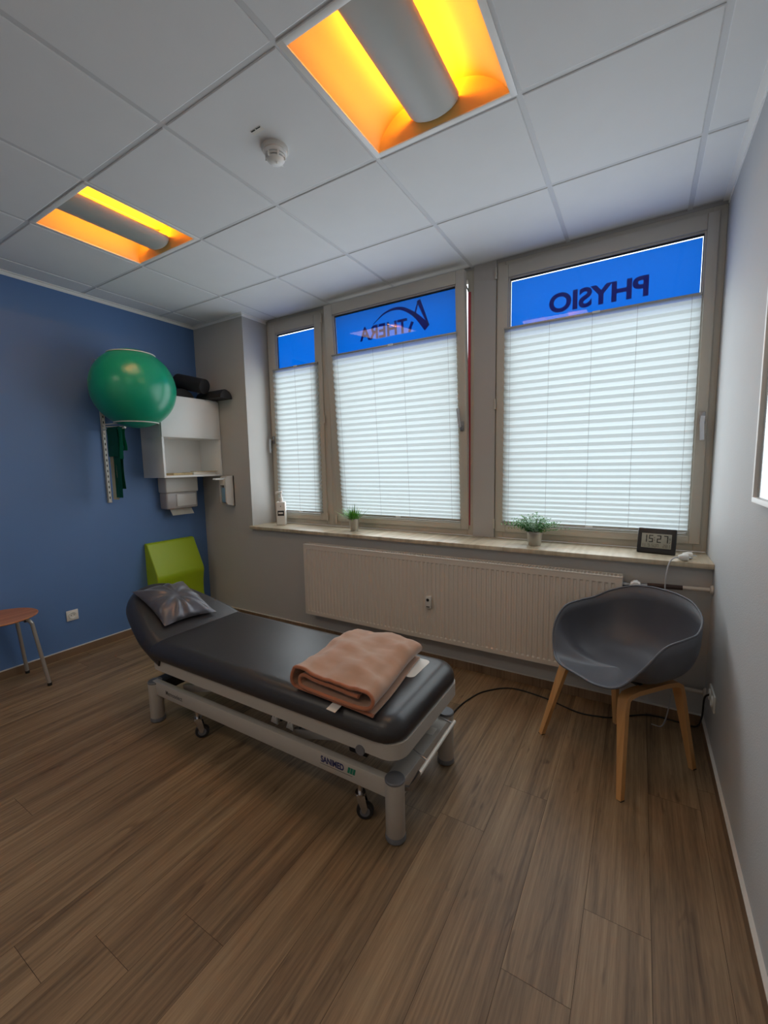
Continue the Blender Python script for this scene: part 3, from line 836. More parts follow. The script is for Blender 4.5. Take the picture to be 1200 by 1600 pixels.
m = MB(); m.box(0.392, 0.438, -0.185, -0.05, 1.338, 1.356, 0.006, 3); obj('arm_lever', m, M_white, root)

# ------------------------------------------------------------------ ball rack, ball and bands
bc = Vector((0.357, -0.823, 2.079)); br = 0.301
root = thing('ball_rack', (0.02, -0.905, 1.18), 'white perforated wall rail with two wire rings holding the green ball', 'rack')
m = MB()
m.box(0.001, 0.004, -0.918, -0.890, 1.180, 2.335); m.box(0.001, 0.020, -0.918, -0.915, 1.180, 2.335); m.box(0.001, 0.020, -0.893, -0.890, 1.180, 2.335)
m.box(0.017, 0.020, -0.918, -0.908, 1.180, 2.335); m.box(0.017, 0.020, -0.900, -0.890, 1.180, 2.335)
z = 1.19
while z < 2.29:
    m.box(0.0165, 0.0195, -0.909, -0.899, z, z+0.020); z += 0.044
obj('wall_rail', m, M_wirewhite, root)
z = 1.212
while z < 2.29:
    m = MB(); m.box(0.0198, 0.0203, -0.9075, -0.9005, z, z+0.019); obj('slot', m, M_dark, root); z += 0.044
def ring(zr, rad, sgn):
    pts = []
    n = 40
    for i in range(n+1):
        an = math.radians(-150+300*i/n)
        pts.append((bc.x+rad*math.cos(an), bc.y+rad*math.sin(an), zr))
    pts = [(0.012, -0.905, zr-0.01)]+[(0.06, -0.925, zr)]+pts+[(0.06, -0.70, zr), (0.012, -0.885, zr-0.01)]
    m = MB(); m.tube(pts, 0.0045, 8); return m
rl = 0.155; zl = bc.z-math.sqrt((br+0.0045)**2-rl**2)
ru = 0.165; zu = bc.z+math.sqrt((br+0.0045)**2-ru**2)
obj('lower_ring', ring(zl, rl, 1), M_wirewhite, root); obj('upper_ring', ring(zu, ru, 1), M_wirewhite, root)
m = MB(); m.tube(bez([(0.018, -0.905, 1.772), (0.05, -0.915, 1.774), (0.085, -0.94, 1.773), (0.385, -0.94, 1.769), (0.392, -0.94, 1.776)], 4), 0.006, 10); obj('hook_arm', m, M_wirewhite, root)
m = MB(); m.box(0.0202, 0.026, -0.916, -0.892, 1.745, 1.80, 0.002); obj('bracket', m, M_wirewhite, root)
m = MB()
bm_ = bmesh.new(); bmesh.ops.create_uvsphere(bm_, u_segments=64, v_segments=40, radius=br)
m.merge(bm_, Matrix.Translation(bc))
o = obj('exercise_ball', m, M_ball); tag(o, 'big green exercise ball held on the blue wall', 'ball')
ROOTM[o.name] = Matrix.Translation(o.location)
# valve plug and moulded rings of the ball
m = MB(); dirv = Vector((0.2, 0.9, 0.25)).normalized(); q_ = Vector((0, 0, 1)).rotation_difference(dirv).to_matrix().to_4x4()
m.lathe([(0.0, 0.0), (0.012, 0.0), (0.010, 0.004), (0.0, 0.005)], M=Matrix.Translation(bc+dirv*(br-0.001)) @ q_, seg=16); obj('valve_plug', m, M_disp, o)

def band(x0_, x1_, zb_, mm, label, off, ph, zb2=None):
    """latex band folded over the hook arm, both ends hanging"""
    m = MB(); pts = []; zt_ = 1.772
    xa = x0_; xb = x1_
    n = 26
    def strand(s, zend):
        out = []
        for k in range(n+1):
            f = k/n
            out.append((-0.94+s*(0.009+off+0.004*math.sin(f*5+ph)), zt_+(0.004+off if f == 0 else 0)-(zt_-zend)*f, f))
        return out
    A = list(reversed(strand(-1, zb_))); B = strand(1, zb2 if zb2 else zb_+0.05)
    mid = [(-0.94+(0.009+off)*math.sin(a), zt_+(0.004+off)*math.cos(a)+0.0, 0) for a in (-1.0, -0.5, 0, 0.5, 1.0)]
    path = A[:-1]+mid+B[1:]
    def fn(u, v):
        i = min(int(u*(len(path)-1)+0.5), len(path)-1); y_, z_, f = path[i]
        sh = 0.008*math.sin(f*4+ph)
        return Vector((xa+(xb-xa)*v+sh*f, y_+0.003*math.sin(v*7+ph+f*6)*f, z_))
    m.grid(fn, len(path)-1, 6)
    bmesh.ops.solidify(m.bm, geom=list(m.bm.faces), thickness=0.0015)
    o = obj('exercise_band', m, mm); tag(o, label, 'exercise band', 'exercise bands on the rack'); return o
band(0.165, 0.25, 1.215, M_cream, 'cream exercise band hanging nearest the wall rail', 0.0, 0.4, 1.4)
band(0.225, 0.322, 1.232, M_band, 'long dark green exercise band hanging below the ball beside the cream one', 0.005, 1.3, 1.3)
band(0.170, 0.315, 1.555, M_band, 'short dark green exercise band draped over the cream band', 0.010, 2.4, 1.6)
band(0.320, 0.378, 1.535, M_band2, 'brighter green short exercise band at the outer end of the hook', 0.004, 3.3, 1.6)

# ------------------------------------------------------------------ lime wedge behind the bed
m = MB()
prof = [(0.004, 0.0), (0.19, 0.0), (0.165, 0.12), (0.15, 0.25), (0.152, 0.36), (0.168, 0.44), (0.176, 0.475), (0.170, 0.505), (0.045, 0.775), (0.030, 0.785), (0.006, 0.786)]
pp = prof
y0_, y1_ = -0.645, -0.175
rr = []
for yy, k in ((y0_, 0.006), (y0_+0.006, 0.0), (y1_-0.006, 0.0), (y1_, 0.006)):
    rr.append([(max(0.004, a-k), yy, max(0.0, min(b, 0.786-k))) for a, b in pp])
m.rings(rr)
o = obj('wedge_cushion', m, M_lime, angle=30); tag(o, 'lime green foam wedge cushion standing against the blue wall behind the bed', 'cushion')

# ------------------------------------------------------------------ treatment bed
root = thing('treatment_bed', (2.2, -1.2, 0), 'black padded treatment bed on a grey white lifting frame', 'treatment bed')
yn, yf = -1.447, -0.948
LX, RX = 1.441, 3.030
# mattress
ol = round_rect(1.535, 3.082, -1.520, -0.885, 0.10, 8, (0.10, 0.10, 0.008, 0.008))
def densify(ol, s=0.06):
    out = []
    for a, b in zip(ol, ol[1:]+ol[:1]):
        L = math.dist(a, b); n = max(1, int(L/s))
        for k in range(n): out.append((a[0]+(b[0]-a[0])*k/n, a[1]+(b[1]-a[1])*k/n))
    return out
m = MB(); dome_pad(m, ol, 0.425, 0.510, 0.070, flat=1.535); obj('mattress', m, M_leather, root)
# head section
hp = [(1.610, -1.520), (1.53, -1.517), (1.40, -1.502), (1.20, -1.445), (1.09, -1.395), (1.015, -1.32), (0.985, -1.24), (0.985, -1.17), (1.015, -1.09), (1.09, -1.015), (1.20, -0.965), (1.40, -0.905), (1.53, -0.888), (1.610, -0.885)]
th = math.radians(20); hx, hz = 1.555, 0.42
loc = [((hx-a)/math.cos(th)*1.0, b) for a, b in hp]
sm = [tuple(v)[:2] for v in bez([(a, b, 0) for a, b in loc], 4)]
# local: u away from the hinge (towards -x), v = y; polygon orientation so the normals face inwards
pl = [(-a, b) for a, b in reversed(sm)]
Mh = Matrix.Translation((hx, 0, hz)) @ Matrix.Rotation(th, 4, 'Y')
pl = [(max(a, -9), b) for a, b in pl]
m = MB(); dome_pad(m, pl, -0.008, 0.086, 0.062, M=Mh, flat=max(a for a, b in pl)); obj('headrest', m, M_leather, root)
m = MB(); m.box(-0.42, 0.02, -1.40, -1.36, -0.05, -0.018, 0.004, M=Mh); m.box(-0.42, 0.02, -1.05, -1.01, -0.05, -0.018, 0.004, M=Mh); m.box(-0.40, -0.36, -1.36, -1.05, -0.05, -0.018, 0.004, M=Mh)
obj('headrest_frame', m, M_bedmetal, root)
# upper frame (rounded rectangle of flat tube)
outer = round_rect(1.50, 3.085, -1.507, -0.900, 0.075, 6); inner = round_rect(1.545, 3.045, -1.467, -0.940, 0.037, 6)
m = MB()
zA, zB = 0.362, 0.424
b = m.bm; ro = [[b.verts.new((x, y, z)) for x, y in outer] for z in (zA, zB)]; ri = [[b.verts.new((x, y, z)) for x, y in inner] for z in (zA, zB)]
N = len(outer)
for i in range(N):
    j = (i+1) % N
    b.faces.new((ro[0][i], ro[0][j], ro[1][j], ro[1][i])); b.faces.new((ri[0][j], ri[0][i], ri[1][i], ri[1][j]))
    b.faces.new((ro[1][i], ro[1][j], ri[1][j], ri[1][i])); b.faces.new((ro[0][j], ro[0][i], ri[0][i], ri[0][j]))
obj('upper_frame', m, M_bedmetal, root)
m = MB(); m.cyl((2.915, -1.513, 0.366), (2.915, -1.475, 0.366), 0.020); obj('frame_bolt', m, M_capgrey, root)
# lower beams
m = MB(); m.box(LX, RX, yn-0.016, yn+0.016, 0.168, 0.246, 0.003); bn = obj('side_beam', m, M_bedmetal, root)
m = MB(); m.box(LX, RX, yf-0.016, yf+0.016, 0.168, 0.246, 0.003); obj('side_beam', m, M_bedmetal, root)
m = MB(); m.box(LX-0.03, LX+0.05, yn, yf, 0.175, 0.240, 0.003); obj('cross_beam', m, M_darkplastic, root)['label'] = 'dark cross beam at the head end'
m = MB(); m.box(RX-0.045, RX+0.03, yn, yf, 0.178, 0.242, 0.003); obj('cross_beam', m, M_bedmetal, root)
m = MB(); m.box(RX-0.02, RX+0.012, yf-0.18, yf-0.125, 0.2425, 0.2445, 0.0005); obj('sticker', m, M_label, root)
# legs
for (x, y, zt_) in ((LX, yn, 0.236), (RX, yn, 0.250), (LX, yf, 0.236), (RX, yf, 0.256)):
    m = MB(); m.lathe([(0.036, 0.022), (0.0385, 0.026), (0.0385, zt_-0.004)], (x, y, 0), 32); lg = obj('leg', m, M_bedmetal, root)
    m = MB(); m.lathe([(0.0395, zt_-0.005), (0.0395, zt_+0.001), (0.036, zt_+0.005), (0.0, zt_+0.006)], (x, y, 0), 32); obj('leg_cap', m, M_capgrey, lg)
    m = MB(); m.lathe([(0.036, 0.0), (0.041, 0.006), (0.041, 0.018), (0.037, 0.026)], (x, y, 0), 32); obj('foot_pad', m, M_capgrey, lg)
# castors
for (x, y, a) in ((2.858, yn+0.012, 0.5), (1.80, yn+0.012, 0.9), (2.858, yf-0.012, 0.2), (1.80, yf-0.012, 2.2)):
    m = MB(); m.cyl((x, y, 0.11), (x, y, 0.17), 0.011, seg=14); m.cyl((x, y, 0.105), (x, y, 0.118), 0.022, seg=20)
    Mx = Matrix.Translation((x, y, 0)) @ Matrix.Rotation(a, 4, 'Z')
    for s in (-1, 1):
        m.prism([(-0.018, 0.112), (0.018, 0.112), (0.030, 0.055), (0.020, 0.030), (0.008, 0.036)], lambda u, v, t_: Mx @ Vector((u-0.0, t_, v)), s*0.016, s*0.019)
    c = obj('castor', m, M_chrome, root)
    m = MB(); Mw = Mx @ Matrix.Translation((0.018, 0, 0.036)) @ Matrix.Rotation(PI/2, 4, 'X')
    m.lathe([(0.020, -0.013), (0.033, -0.012), (0.036, -0.006), (0.036, 0.006), (0.033, 0.012), (0.020, 0.013)], M=Mw, seg=28); obj('wheel', m, M_darkplastic, c)
    m = MB(); m.lathe([(0.021, -0.014), (0.021, 0.014)], M=Mw, seg=20); obj('wheel_hub', m, M_capgrey, c)
# lifting gear
for y in (yn+0.07, yf-0.07):
    for xa, xb in ((1.62, 2.10), (2.45, 2.93)):
        m = MB(); m.sweep([(xa, y, 0.21), (xb, y, 0.345)], [(-0.012, -0.02), (0.012, -0.02), (0.012, 0.02), (-0.012, 0.02)]); obj('lift_arm', m, M_bedmetal, root)
m = MB(); m.box(2.36, 2.62, -1.31, -1.20, 0.20, 0.32, 0.012, 3); mo = obj('motor', m, M_darkplastic, root)
m = MB(); m.cyl((2.16, -1.255, 0.262), (2.37, -1.255, 0.262), 0.026, seg=20); m.cyl((1.95, -1.255, 0.262), (2.17, -1.255, 0.262), 0.014, seg=16); obj('piston', m, M_chrome, mo)
for x in (2.335, 2.435):
    m = MB(); m.prism([(x-0.022, 0.232), (x+0.022, 0.228), (x+0.014, 0.298), (x+0.004, 0.302)], lambda a, b, t_: Vector((a, t_, b)), -1.395, -1.388); br_ = obj('bracket_plate', m, M_label, root)
    m = MB(); m.cyl((x+0.006, -1.397, 0.268), (x+0.006, -1.384, 0.268), 0.005, seg=10); obj('bolt', m, M_dark, br_)
m = MB()
for k in range(4): m.tube(bez([(2.30+0.06*k, -1.375, 0.24), (2.36+0.06*k, -1.36, 0.285), (2.42+0.06*k, -1.35, 0.265), (2.50+0.05*k, -1.33, 0.25)], 6), 0.006, 8)
obj('cable_loom', m, M_darkplastic, root)
m = MB(); m.box(2.78, 2.87, -1.40, -1.36, 0.247, 0.282, 0.004); obj('hinge_block', m, M_darkplastic, root)
m = MB(); m.cyl((2.93, -1.40, 0.318), (2.93, -0.99, 0.318), 0.016); obj('lift_shaft', m, M_steel, root)
# wheel lever bar at the foot end
m = MB(); m.tube([(3.105, -1.385, 0.258), (3.108, -1.03, 0.276)], 0.0085, 12); fb = obj('lever_bar', m, M_wirewhite, root)
sec_ = [(-0.004, -0.010), (0.004, -0.010), (0.004, 0.010), (-0.004, 0.010)]
m = MB(); m.sweep([(3.03, -1.43, 0.20), (3.085, -1.425, 0.215), (3.10, -1.40, 0.245), (3.105, -1.38, 0.262)], sec_); obj('lever_link', m, M_steel, fb)
m = MB(); m.tube([(3.02, -1.30, 0.285), (3.105, -1.31, 0.262)], 0.0045, 8); obj('lever_link', m, M_steel, fb)
m = MB(); m.tube([(3.02, -1.06, 0.300), (3.107, -1.045, 0.275)], 0.0045, 8); obj('lever_link', m, M_steel, fb)
# print on the near side beam
bm_ = text_bm('SANIMED', 0.038, 0.0014, 0.0002, 0.76)
tr(bm_, Matrix.Translation((2.738, yn-0.0163, 0.204)) @ Matrix.Rotation(PI/2, 4, 'X')); obj('lettering', bm_, M_darkblue, bn)
m = MB()
for k in range(3): 
    x0_ = 2.815+0.013*k
    m.prism([(x0_, 0.204), (x0_+0.011, 0.204), (x0_+0.017, 0.230), (x0_+0.006, 0.230)], lambda a, b, t_: Vector((a, t_, b)), yn-0.0167, yn-0.0158)
obj('logo_mark', m, M_greenprint, bn)
m = MB(); m.box(2.672, 2.84, yn-0.0164, yn-0.0159, 0.1935, 0.1955); obj('underline_print', m, M_greyprint, bn)
bm_ = text_bm('Memoselect', 0.036, 0.0004, 0.0002, 0.85)
tr(bm_, Matrix.Translation((1.64, yn-0.0163, 0.196)) @ Matrix.Rotation(PI/2, 4, 'X')); obj('lettering', bm_, M_greyprint, bn)

# ------------------------------------------------------------------ pillow, blanket, white card
pc = Vector((1.30, -1.215, 0.0))
def pillow():
    m = MB(); n = 40; hw, hd = 0.205, 0.165
    Mp = Matrix.Translation((1.315, -1.215, 0.42+math.tan(th)*(1.555-1.315)+0.112)) @ Matrix.Rotation(th, 4, 'Y') @ Matrix.Rotation(math.radians(-5), 4, 'Z')
    def surf(sg):
        def fn(u, v):
            a = 2*u-1; b_ = 2*v-1
            e = max(0.0, (1-a**2))**0.55*max(0.0, (1-b_**2))**0.55
            pin = 1-0.10*(1-abs(a)**2)*abs(b_)**3
            pin2 = 1-0.10*(1-abs(b_)**2)*abs(a)**3
            ang = math.atan2(b_, a); rad = math.hypot(a, b_)
            wr = (0.0065*math.sin(ang*9+1.0+2*math.sin(ang*2))+0.003*math.sin(ang*17+rad*3))*min(1, rad*1.6)*e**0.4 if sg > 0 else 0
            wr += (-0.012*math.exp(-((a-0.15)**2+(b_-0.05)**2)/0.05)) if sg > 0 else 0
            x = a*hw*pin2; y = b_*hd*pin
            return Mp @ Vector((x, y, sg*(0.066 if sg > 0 else 0.018)*e+wr))
        return fn
    m.grid(surf(1), n, n); m.grid(surf(-1), n, n)
    bmesh.ops.remove_doubles(m.bm, verts=m.bm.verts, dist=0.0004)
    o = obj('pillow', m, M_silver, angle=80); tag(o, 'silver grey satin pillow lying on the raised head end of the bed', 'pillow'); return o
pillow()

def blanket():
    zb = 0.5115
    cl = [(0.395, 0.008), (0.30, 0.008), (0.15, 0.008), (0.03, 0.010), (0.005, 0.022), (-0.004, 0.045), (0.006, 0.072), (0.03, 0.087), (0.12, 0.092), (0.25, 0.092), (0.345, 0.088), (0.382, 0.076), (0.392, 0.056), (0.38, 0.036), (0.34, 0.029), (0.2, 0.027), (0.07, 0.028), (0.042, 0.036), (0.036, 0.048), (0.045, 0.060), (0.075, 0.066), (0.2, 0.067), (0.33, 0.062)]
    path = [Vector((a, 0, b)) for a, b in cl]
    path = bez(path, 5)
    n = len(path); th_ = 0.0072
    outl = []
    for i, p in enumerate(path):
        t_ = (path[min(i+1, n-1)]-path[max(i-1, 0)]).normalized(); nn = Vector((-t_.z, 0, t_.x))
        outl.append((p, nn))
    y0b, y1b = -1.487, -0.985
    ny = 26
    rings = []
    for j in range(ny+1):
        f = j/ny
        def pos(i, s):
            p, nn = outl[i]; q = p+nn*s*th_*(0.75 if 0 < i < n-1 else 0.4)
            u = q.x/0.39; top = max(0.0, (q.z-0.03)/0.06)
            x = 2.555+q.x*(1.0+0.0*f)+0.022*(1-f)*(q.x/0.39-0.0)+0.006*math.sin(f*5+q.z*30)-0.028*f*(1-u)-0.03*f*u
            z = zb+q.z*(1.0+0.10*f+0.05*math.sin(f*4.0+u*2))+0.013*top*hnoise(u*3.6, f*4.2)+0.005*top*hnoise(u*9+f*4, f*11-u*3)+0.008*top*math.sin(PI*f)*math.sin(u*PI)
            # sag the near edge a touch over the layers
            y = y0b+(y1b-y0b)*f-0.028*(1-f)*(u-0.2)*(1-0.4*top)+0.010*math.sin(i*0.13+1)*(1-f)*(1-top)
            if f > 0.93: z -= (z-zb)*0.10*((f-0.93)/0.07)
            return Vector((x, y, max(z, zb-0.0)))
        rings.append([pos(i, 1) for i in range(n)]+[pos(i, -1) for i in reversed(range(n))])
    m = MB(); m.rings(rings, True, True, True)
    o = obj('folded_blanket', m, M_blanket, angle=60); tag(o, 'folded brown fleece blanket lying on the foot end of the bed', 'blanket')
    ROOTM[o.name] = Matrix.Translation(o.location)
    # rust coloured hem along the near edge of the folds
    m = MB()
    hem = [(r1+r2)/2 for r1, r2 in zip(rings[0][:n], reversed(rings[0][n:]))]
    hem = [p+Vector((0, -0.002, 0.0)) for p in hem]
    m.tube(hem, 0.0078, 8)
    obj('hem', m, M_hem, o)
    m = MB(); m.box(-0.023, 0.023, -0.045, 0.01, 0, 0.0012, M=Matrix.Translation((2.80, -1.490, 0.5125)) @ Matrix.Rotation(-0.08, 4, 'Z') @ Matrix.Rotation(0.22, 4, 'X'))
    obj('care_label', m, M_label, o)
blanket()
m = MB(); m.prism(round_rect(2.80, 2.972, -1.13, -0.985, 0.022, 6), lambda a, b, t_: Vector((a, b, t_)), 0.5083, 0.5150) if False else None
m.prism(round_rect(2.70, 2.968, -1.165, -0.975, 0.025, 6), lambda a, b, t_: Vector((a, b, t_)), 0.5102, 0.5112)
o = obj('plastic_card', m, M_label); tag(o, 'white plastic sheet with rounded corner sticking out under the blanket', 'sheet')

# ------------------------------------------------------------------ armchair
def armchair():
    root = thing('armchair', (3.740, -0.460, 0), 'charcoal shell armchair on oak legs beside the right wall', 'chair', rot=(0, 0, math.radians(-39)))
    # rim control points (angle-ordered, local x = side, y = back)
    half = [(0.0, -0.262, 0.452), (0.115, -0.262, 0.457), (0.198, -0.222, 0.482), (0.262, -0.165, 0.585), (0.285, -0.080, 0.668), (0.291, 0.03, 0.688), (0.282, 0.12, 0.698), (0.242, 0.205, 0.738), (0.16, 0.265, 0.776), (0.07, 0.288, 0.790), (0.0, 0.291, 0.792)]
    full = half+[(-a, b, c) for a, b, c in reversed(half[1:-1])]
    loop = full+full[:3]
    cr = bez([full[-1]]+full+full[:2], 6)[6:6+len(full)*6]
    ns = len(cr); nt_ = 18
    zs_ = 0.435; cx_, cy_2 = 0.0, 0.0
    def P(i, t_):
        R_ = cr[i % ns]
        a = t_*PI/2
        front = max(0.0, min(1.0, (-R_.y-0.04)/0.20)); front = front*front*(3-2*front)
        ex = 2/3.2
        rho = math.sin(a)**ex if t_ > 0 else 0.0
        hh = 1-(max(0.0, math.cos(a)))**ex
        # at the front the seat is flat with a softly turned lip
        rho = rho*(1-front)+(t_)*front
        hf = 0.15*t_+0.85*t_**2.0
        hh = hh*(1-front)+hf*front
        return Vector((R_.x*rho, R_.y*rho, zs_+(R_.z-zs_)*hh-0.012*math.sin(PI*t_)*front))
    b = bmesh.new()
    V = [[b.verts.new(P(i, (j+1)/nt_)) for j in range(nt_)] for i in range(ns)]
    c0 = b.verts.new((0, 0, zs_))
    for i in range(ns):
        k = (i+1) % ns
        b.faces.new((c0, V[k][0], V[i][0]))
        for j in range(nt_-1): b.faces.new((V[i][j], V[k][j], V[k][j+1], V[i][j+1]))
    o = obj('seat_shell', b, M_shell, root, local=True, angle=180)
    bb = bmesh.new(); bb.from_mesh(o.data)
    bmesh.ops.recalc_face_normals(bb, faces=bb.faces); bb.to_mesh(o.data); bb.free()
    sd = o.modifiers.new('thickness', 'SOLIDIFY'); sd.thickness = 0.007; sd.offset = 0
    m = MB(); m.tube(cr+[cr[0]], 0.0048, 10); obj('shell_rim', m, M_shell, o, local=True)
    # legs: bent plywood side frames, each half is one leg
    for sx, sy in ((-1, -1), (1, -1), (-1, 1), (1, 1)):
        ft = Vector((sx*(0.245 if sy < 0 else 0.226 if sx > 0 else 0.168), sy*(0.247 if sy < 0 else 0.228 if sx > 0 else 0.195), 0.0)); tp = Vector((sx*0.176, sy*0.172, 0.395)); md = Vector((sx*0.165, 0.0, 0.417))
        path = [ft, ft.lerp(tp, 0.5), ft.lerp(tp, 0.9), tp+Vector((0, -sy*0.006, 0.008)), tp+Vector((-sx*0.004, -sy*0.026, 0.020)), md+Vector((0, sy*0.09, 0.0)), md]
        secs = []
        for k, wv in enumerate((0.011, 0.016, 0.022, 0.023, 0.023, 0.022, 0.022)):
            tv = 0.0105
            secs.append([(-tv, -wv), (tv, -wv), (tv, wv), (-tv, wv)])
        m = MB()
        rr = []
        for i, p in enumerate(path):
            a = path[max(i-1, 0)]; q = path[min(i+1, len(path)-1)]; t_ = (q-a).normalized()
            sdv = Vector((1, 0, 0)); sdv = (sdv-t_*sdv.dot(t_)).normalized(); uv_ = t_.cross(sdv).normalized()
            wv = secs[i][2][1]; tv = 0.0115
            rr.append([p+sdv*wv*s1+uv_*tv*s2 for s1, s2 in ((-1, -1), (1, -1), (1, 1), (-1, 1))])
        m.rings(rr)
        for e_ in [ed for ed in m.bm.edges]: pass
        lg = obj('leg', m, M_oak, root, local=True, angle=50)
        m = MB(); m.box(ft.x-0.012, ft.x+0.012, ft.y-0.011, ft.y+0.011, 0.0, 0.004); obj('glide', m, M_darkplastic, lg, local=True)
    m = MB(); m.box(-0.15, 0.15, -0.045, -0.020, 0.420, 0.431, 0.003); m.box(-0.15, 0.15, 0.020, 0.045, 0.420, 0.431, 0.003); m.box(-0.03, 0.03, -0.06, 0.06, 0.420, 0.430); obj('seat_support', m, M_darkplastic, root, local=True)
    return root
armchair()

# ------------------------------------------------------------------ stool at the left edge
sx_, sy_, sz_ = 0.222, -1.75, 0.502
root = thing('stool', (sx_, sy_, 0), 'round wooden stool on grey tube legs at the left edge of the photo', 'stool')
m = MB(); m.lathe([(0.185, sz_-0.014), (0.198, sz_-0.009), (0.200, sz_-0.004), (0.195, sz_), (0.12, sz_-0.002), (0.0, sz_-0.003)], (sx_, sy_, 0), 56); obj('seat', m, M_stoolwood, root)
for ax, ay in ((1, 1), (-1, 1), (1, -1), (-1, -1)):
    fx, fy = sx_+ax*0.178, sy_+ay*0.168
    tx, ty = sx_+ax*0.128, sy_+ay*0.122
    pts = [Vector((sx_+ax*0.03, sy_+ay*0.03, sz_-0.026)), Vector((tx-ax*0.035, ty-ay*0.035, sz_-0.027)), Vector((tx-ax*0.012, ty-ay*0.012, sz_-0.034)), Vector((tx+ax*0.002, ty+ay*0.002, sz_-0.060)), Vector((tx+ax*0.006, ty+ay*0.006, sz_-0.095)), Vector((fx, fy, 0.010))]
    pts = bez(pts, 5)
    m = MB(); m.tube(pts, 0.0115, 14); lg = obj('leg', m, M_alu, root)
    m = MB(); m.cyl((fx, fy, 0.0), (fx, fy, 0.02), 0.0128, seg=16); obj('foot_cap', m, M_dark, lg)
    m = MB(); m.box(tx-ax*0.02-0.011, tx-ax*0.02+0.011, ty-ay*0.02-0.011, ty-ay*0.02+0.011, sz_-0.045, sz_-0.0145, 0.002); obj('spacer', m, M_darkplastic, lg)

# ------------------------------------------------------------------ things on the sill
def pump_bottle():
    x, y = 0.916, 0.150
    root = thing('pump_bottle', (x, y, SILL), 'white square pump bottle at the left end of the sill', 'bottle', rot=(0, 0, math.radians(35)))
    m = MB(); m.box(-0.042, 0.042, -0.032, 0.032, 0.0, 0.218, 0.008, 3); bd = obj('body', m, M_disp, root, local=True)
    m = MB(); m.lathe([(0.020, 0.216), (0.020, 0.256), (0.017, 0.258), (0.009, 0.259), (0.009, 0.285), (0.006, 0.286), (0.006, 0.30)], seg=20); obj('collar', m, M_disp, root, local=True)
    m = MB(); m.box(-0.042, 0.014, -0.012, 0.012, 0.298, 0.315, 0.005, 3); m.box(-0.048, -0.036, -0.008, 0.008, 0.292, 0.312, 0.003); obj('pump_head', m, M_disp, root, local=True)
    m = MB(); m.box(-0.030, 0.030, -0.0326, -0.0318, 0.088, 0.136); lb = obj('label_panel', m, M_darkplastic, root, local=True); lb['label'] = 'dark label with pale print'
    m = MB(); m.box(-0.022, 0.020, -0.0331, -0.0325, 0.107, 0.121); obj('print', m, M_label, lb, local=True)
    m = MB(); m.box(-0.004, 0.004, -0.0326, -0.0319, 0.172, 0.182); obj('emblem', m, M_greyprint, root, local=True)
pump_bottle()
def plant(x, y, r0, r1, h, nleaf, spread, ph, mm, label, seed, twigs=False):
    rnd = random.Random(seed)
    root = thing('potted_plant', (x, y, SILL), label, 'plant', 'small plants in metal pots')
    m = MB(); m.lathe([(r0*0.96, 0), (r0, 0.003), (r1*0.985, h-0.012), (r1*1.03, h-0.010), (r1*1.03, h), (r1*0.95, h), (r1*0.93, h-0.02), (0.0, h-0.02)], (x, y, SILL), 40); obj('pot', m, M_pot, root)
    m = MB(); m.lathe([(r1*0.92, h-0.019), (r1*0.6, h-0.010), (0, h-0.008)], (x, y, SILL), 20); obj('soil', m, M_soil, root)
    b = bmesh.new()
    def blade(p, d, L, wv, curl):
        d = d.normalized(); side = d.cross(Vector((0, 0, 1)))
        if side.length < 0.05: side = Vector((1, 0, 0))
        side.normalize(); prev = None
        for k in range(5):
            f = k/4
            q = p+d*L*f+Vector((0, 0, -curl*f*f*L))
            ww = wv*(0.55+0.9*f*(1-f)*2)*(1-f**3)+0.0002
            cur = (b.verts.new(q-side*ww), b.verts.new(q+side*ww))
            if prev: b.faces.new((prev[0], prev[1], cur[1], cur[0]))
            prev = cur
    for i in range(nleaf):
        an = rnd.uniform(0, 2*PI); el = rnd.uniform(0.05, 1.0)**0.9
        rr_ = r1*0.8*math.sqrt(rnd.random())
        base = Vector((x+rr_*math.cos(an), y+rr_*math.sin(an), SILL+h-0.012))
        lean = spread*(1-el)*rnd.uniform(0.4, 1.1)
        if twigs:
            an2 = an+rnd.uniform(-0.5, 0.5); tip = Vector((math.cos(an2)*lean*1.0, math.sin(an2)*lean*(0.4 if math.sin(an2) > 0 else 0.8), ph*rnd.uniform(0.35, 1.0)*(0.45+0.55*el)))
            n_ = 7
            for k in range(1, n_+1):
                f = k/n_; q = base+Vector((tip.x*f, tip.y*f, tip.z*math.sin(f*PI/2)))
                for s in (-1, 1):
                    dd = Vector((math.cos(an2+s*1.2)*0.8, math.sin(an2+s*1.2)*0.8, 0.6+rnd.uniform(-0.3, 0.3)))
                    blade(q, dd, 0.022*rnd.uniform(0.7, 1.2), 0.0030, 0.3)
            pr = None
        else:
            ly = math.sin(an)*lean*(0.30 if math.sin(an) > 0 else 0.9)
            d = Vector((math.cos(an)*lean, ly, ph*(0.35+0.65*el)))
            blade(base, d, d.length*rnd.uniform(0.5, 0.95), 0.0030, rnd.uniform(-0.1, 0.25))
    o = obj('foliage', b, mm, root); o['kind'] = 'stuff'
    return root
plant(1.763, 0.125, 0.032, 0.043, 0.105, 210, 0.34, 0.15, M_leaf, 'grassy green plant in a small shiny metal pot in front of the tilted window', 3)
plant(3.215, 0.106, 0.038, 0.050, 0.094, 150, 0.25, 0.135, M_leaf2, 'bushy leafy green plant in a metal pot in front of the right window', 5, True)

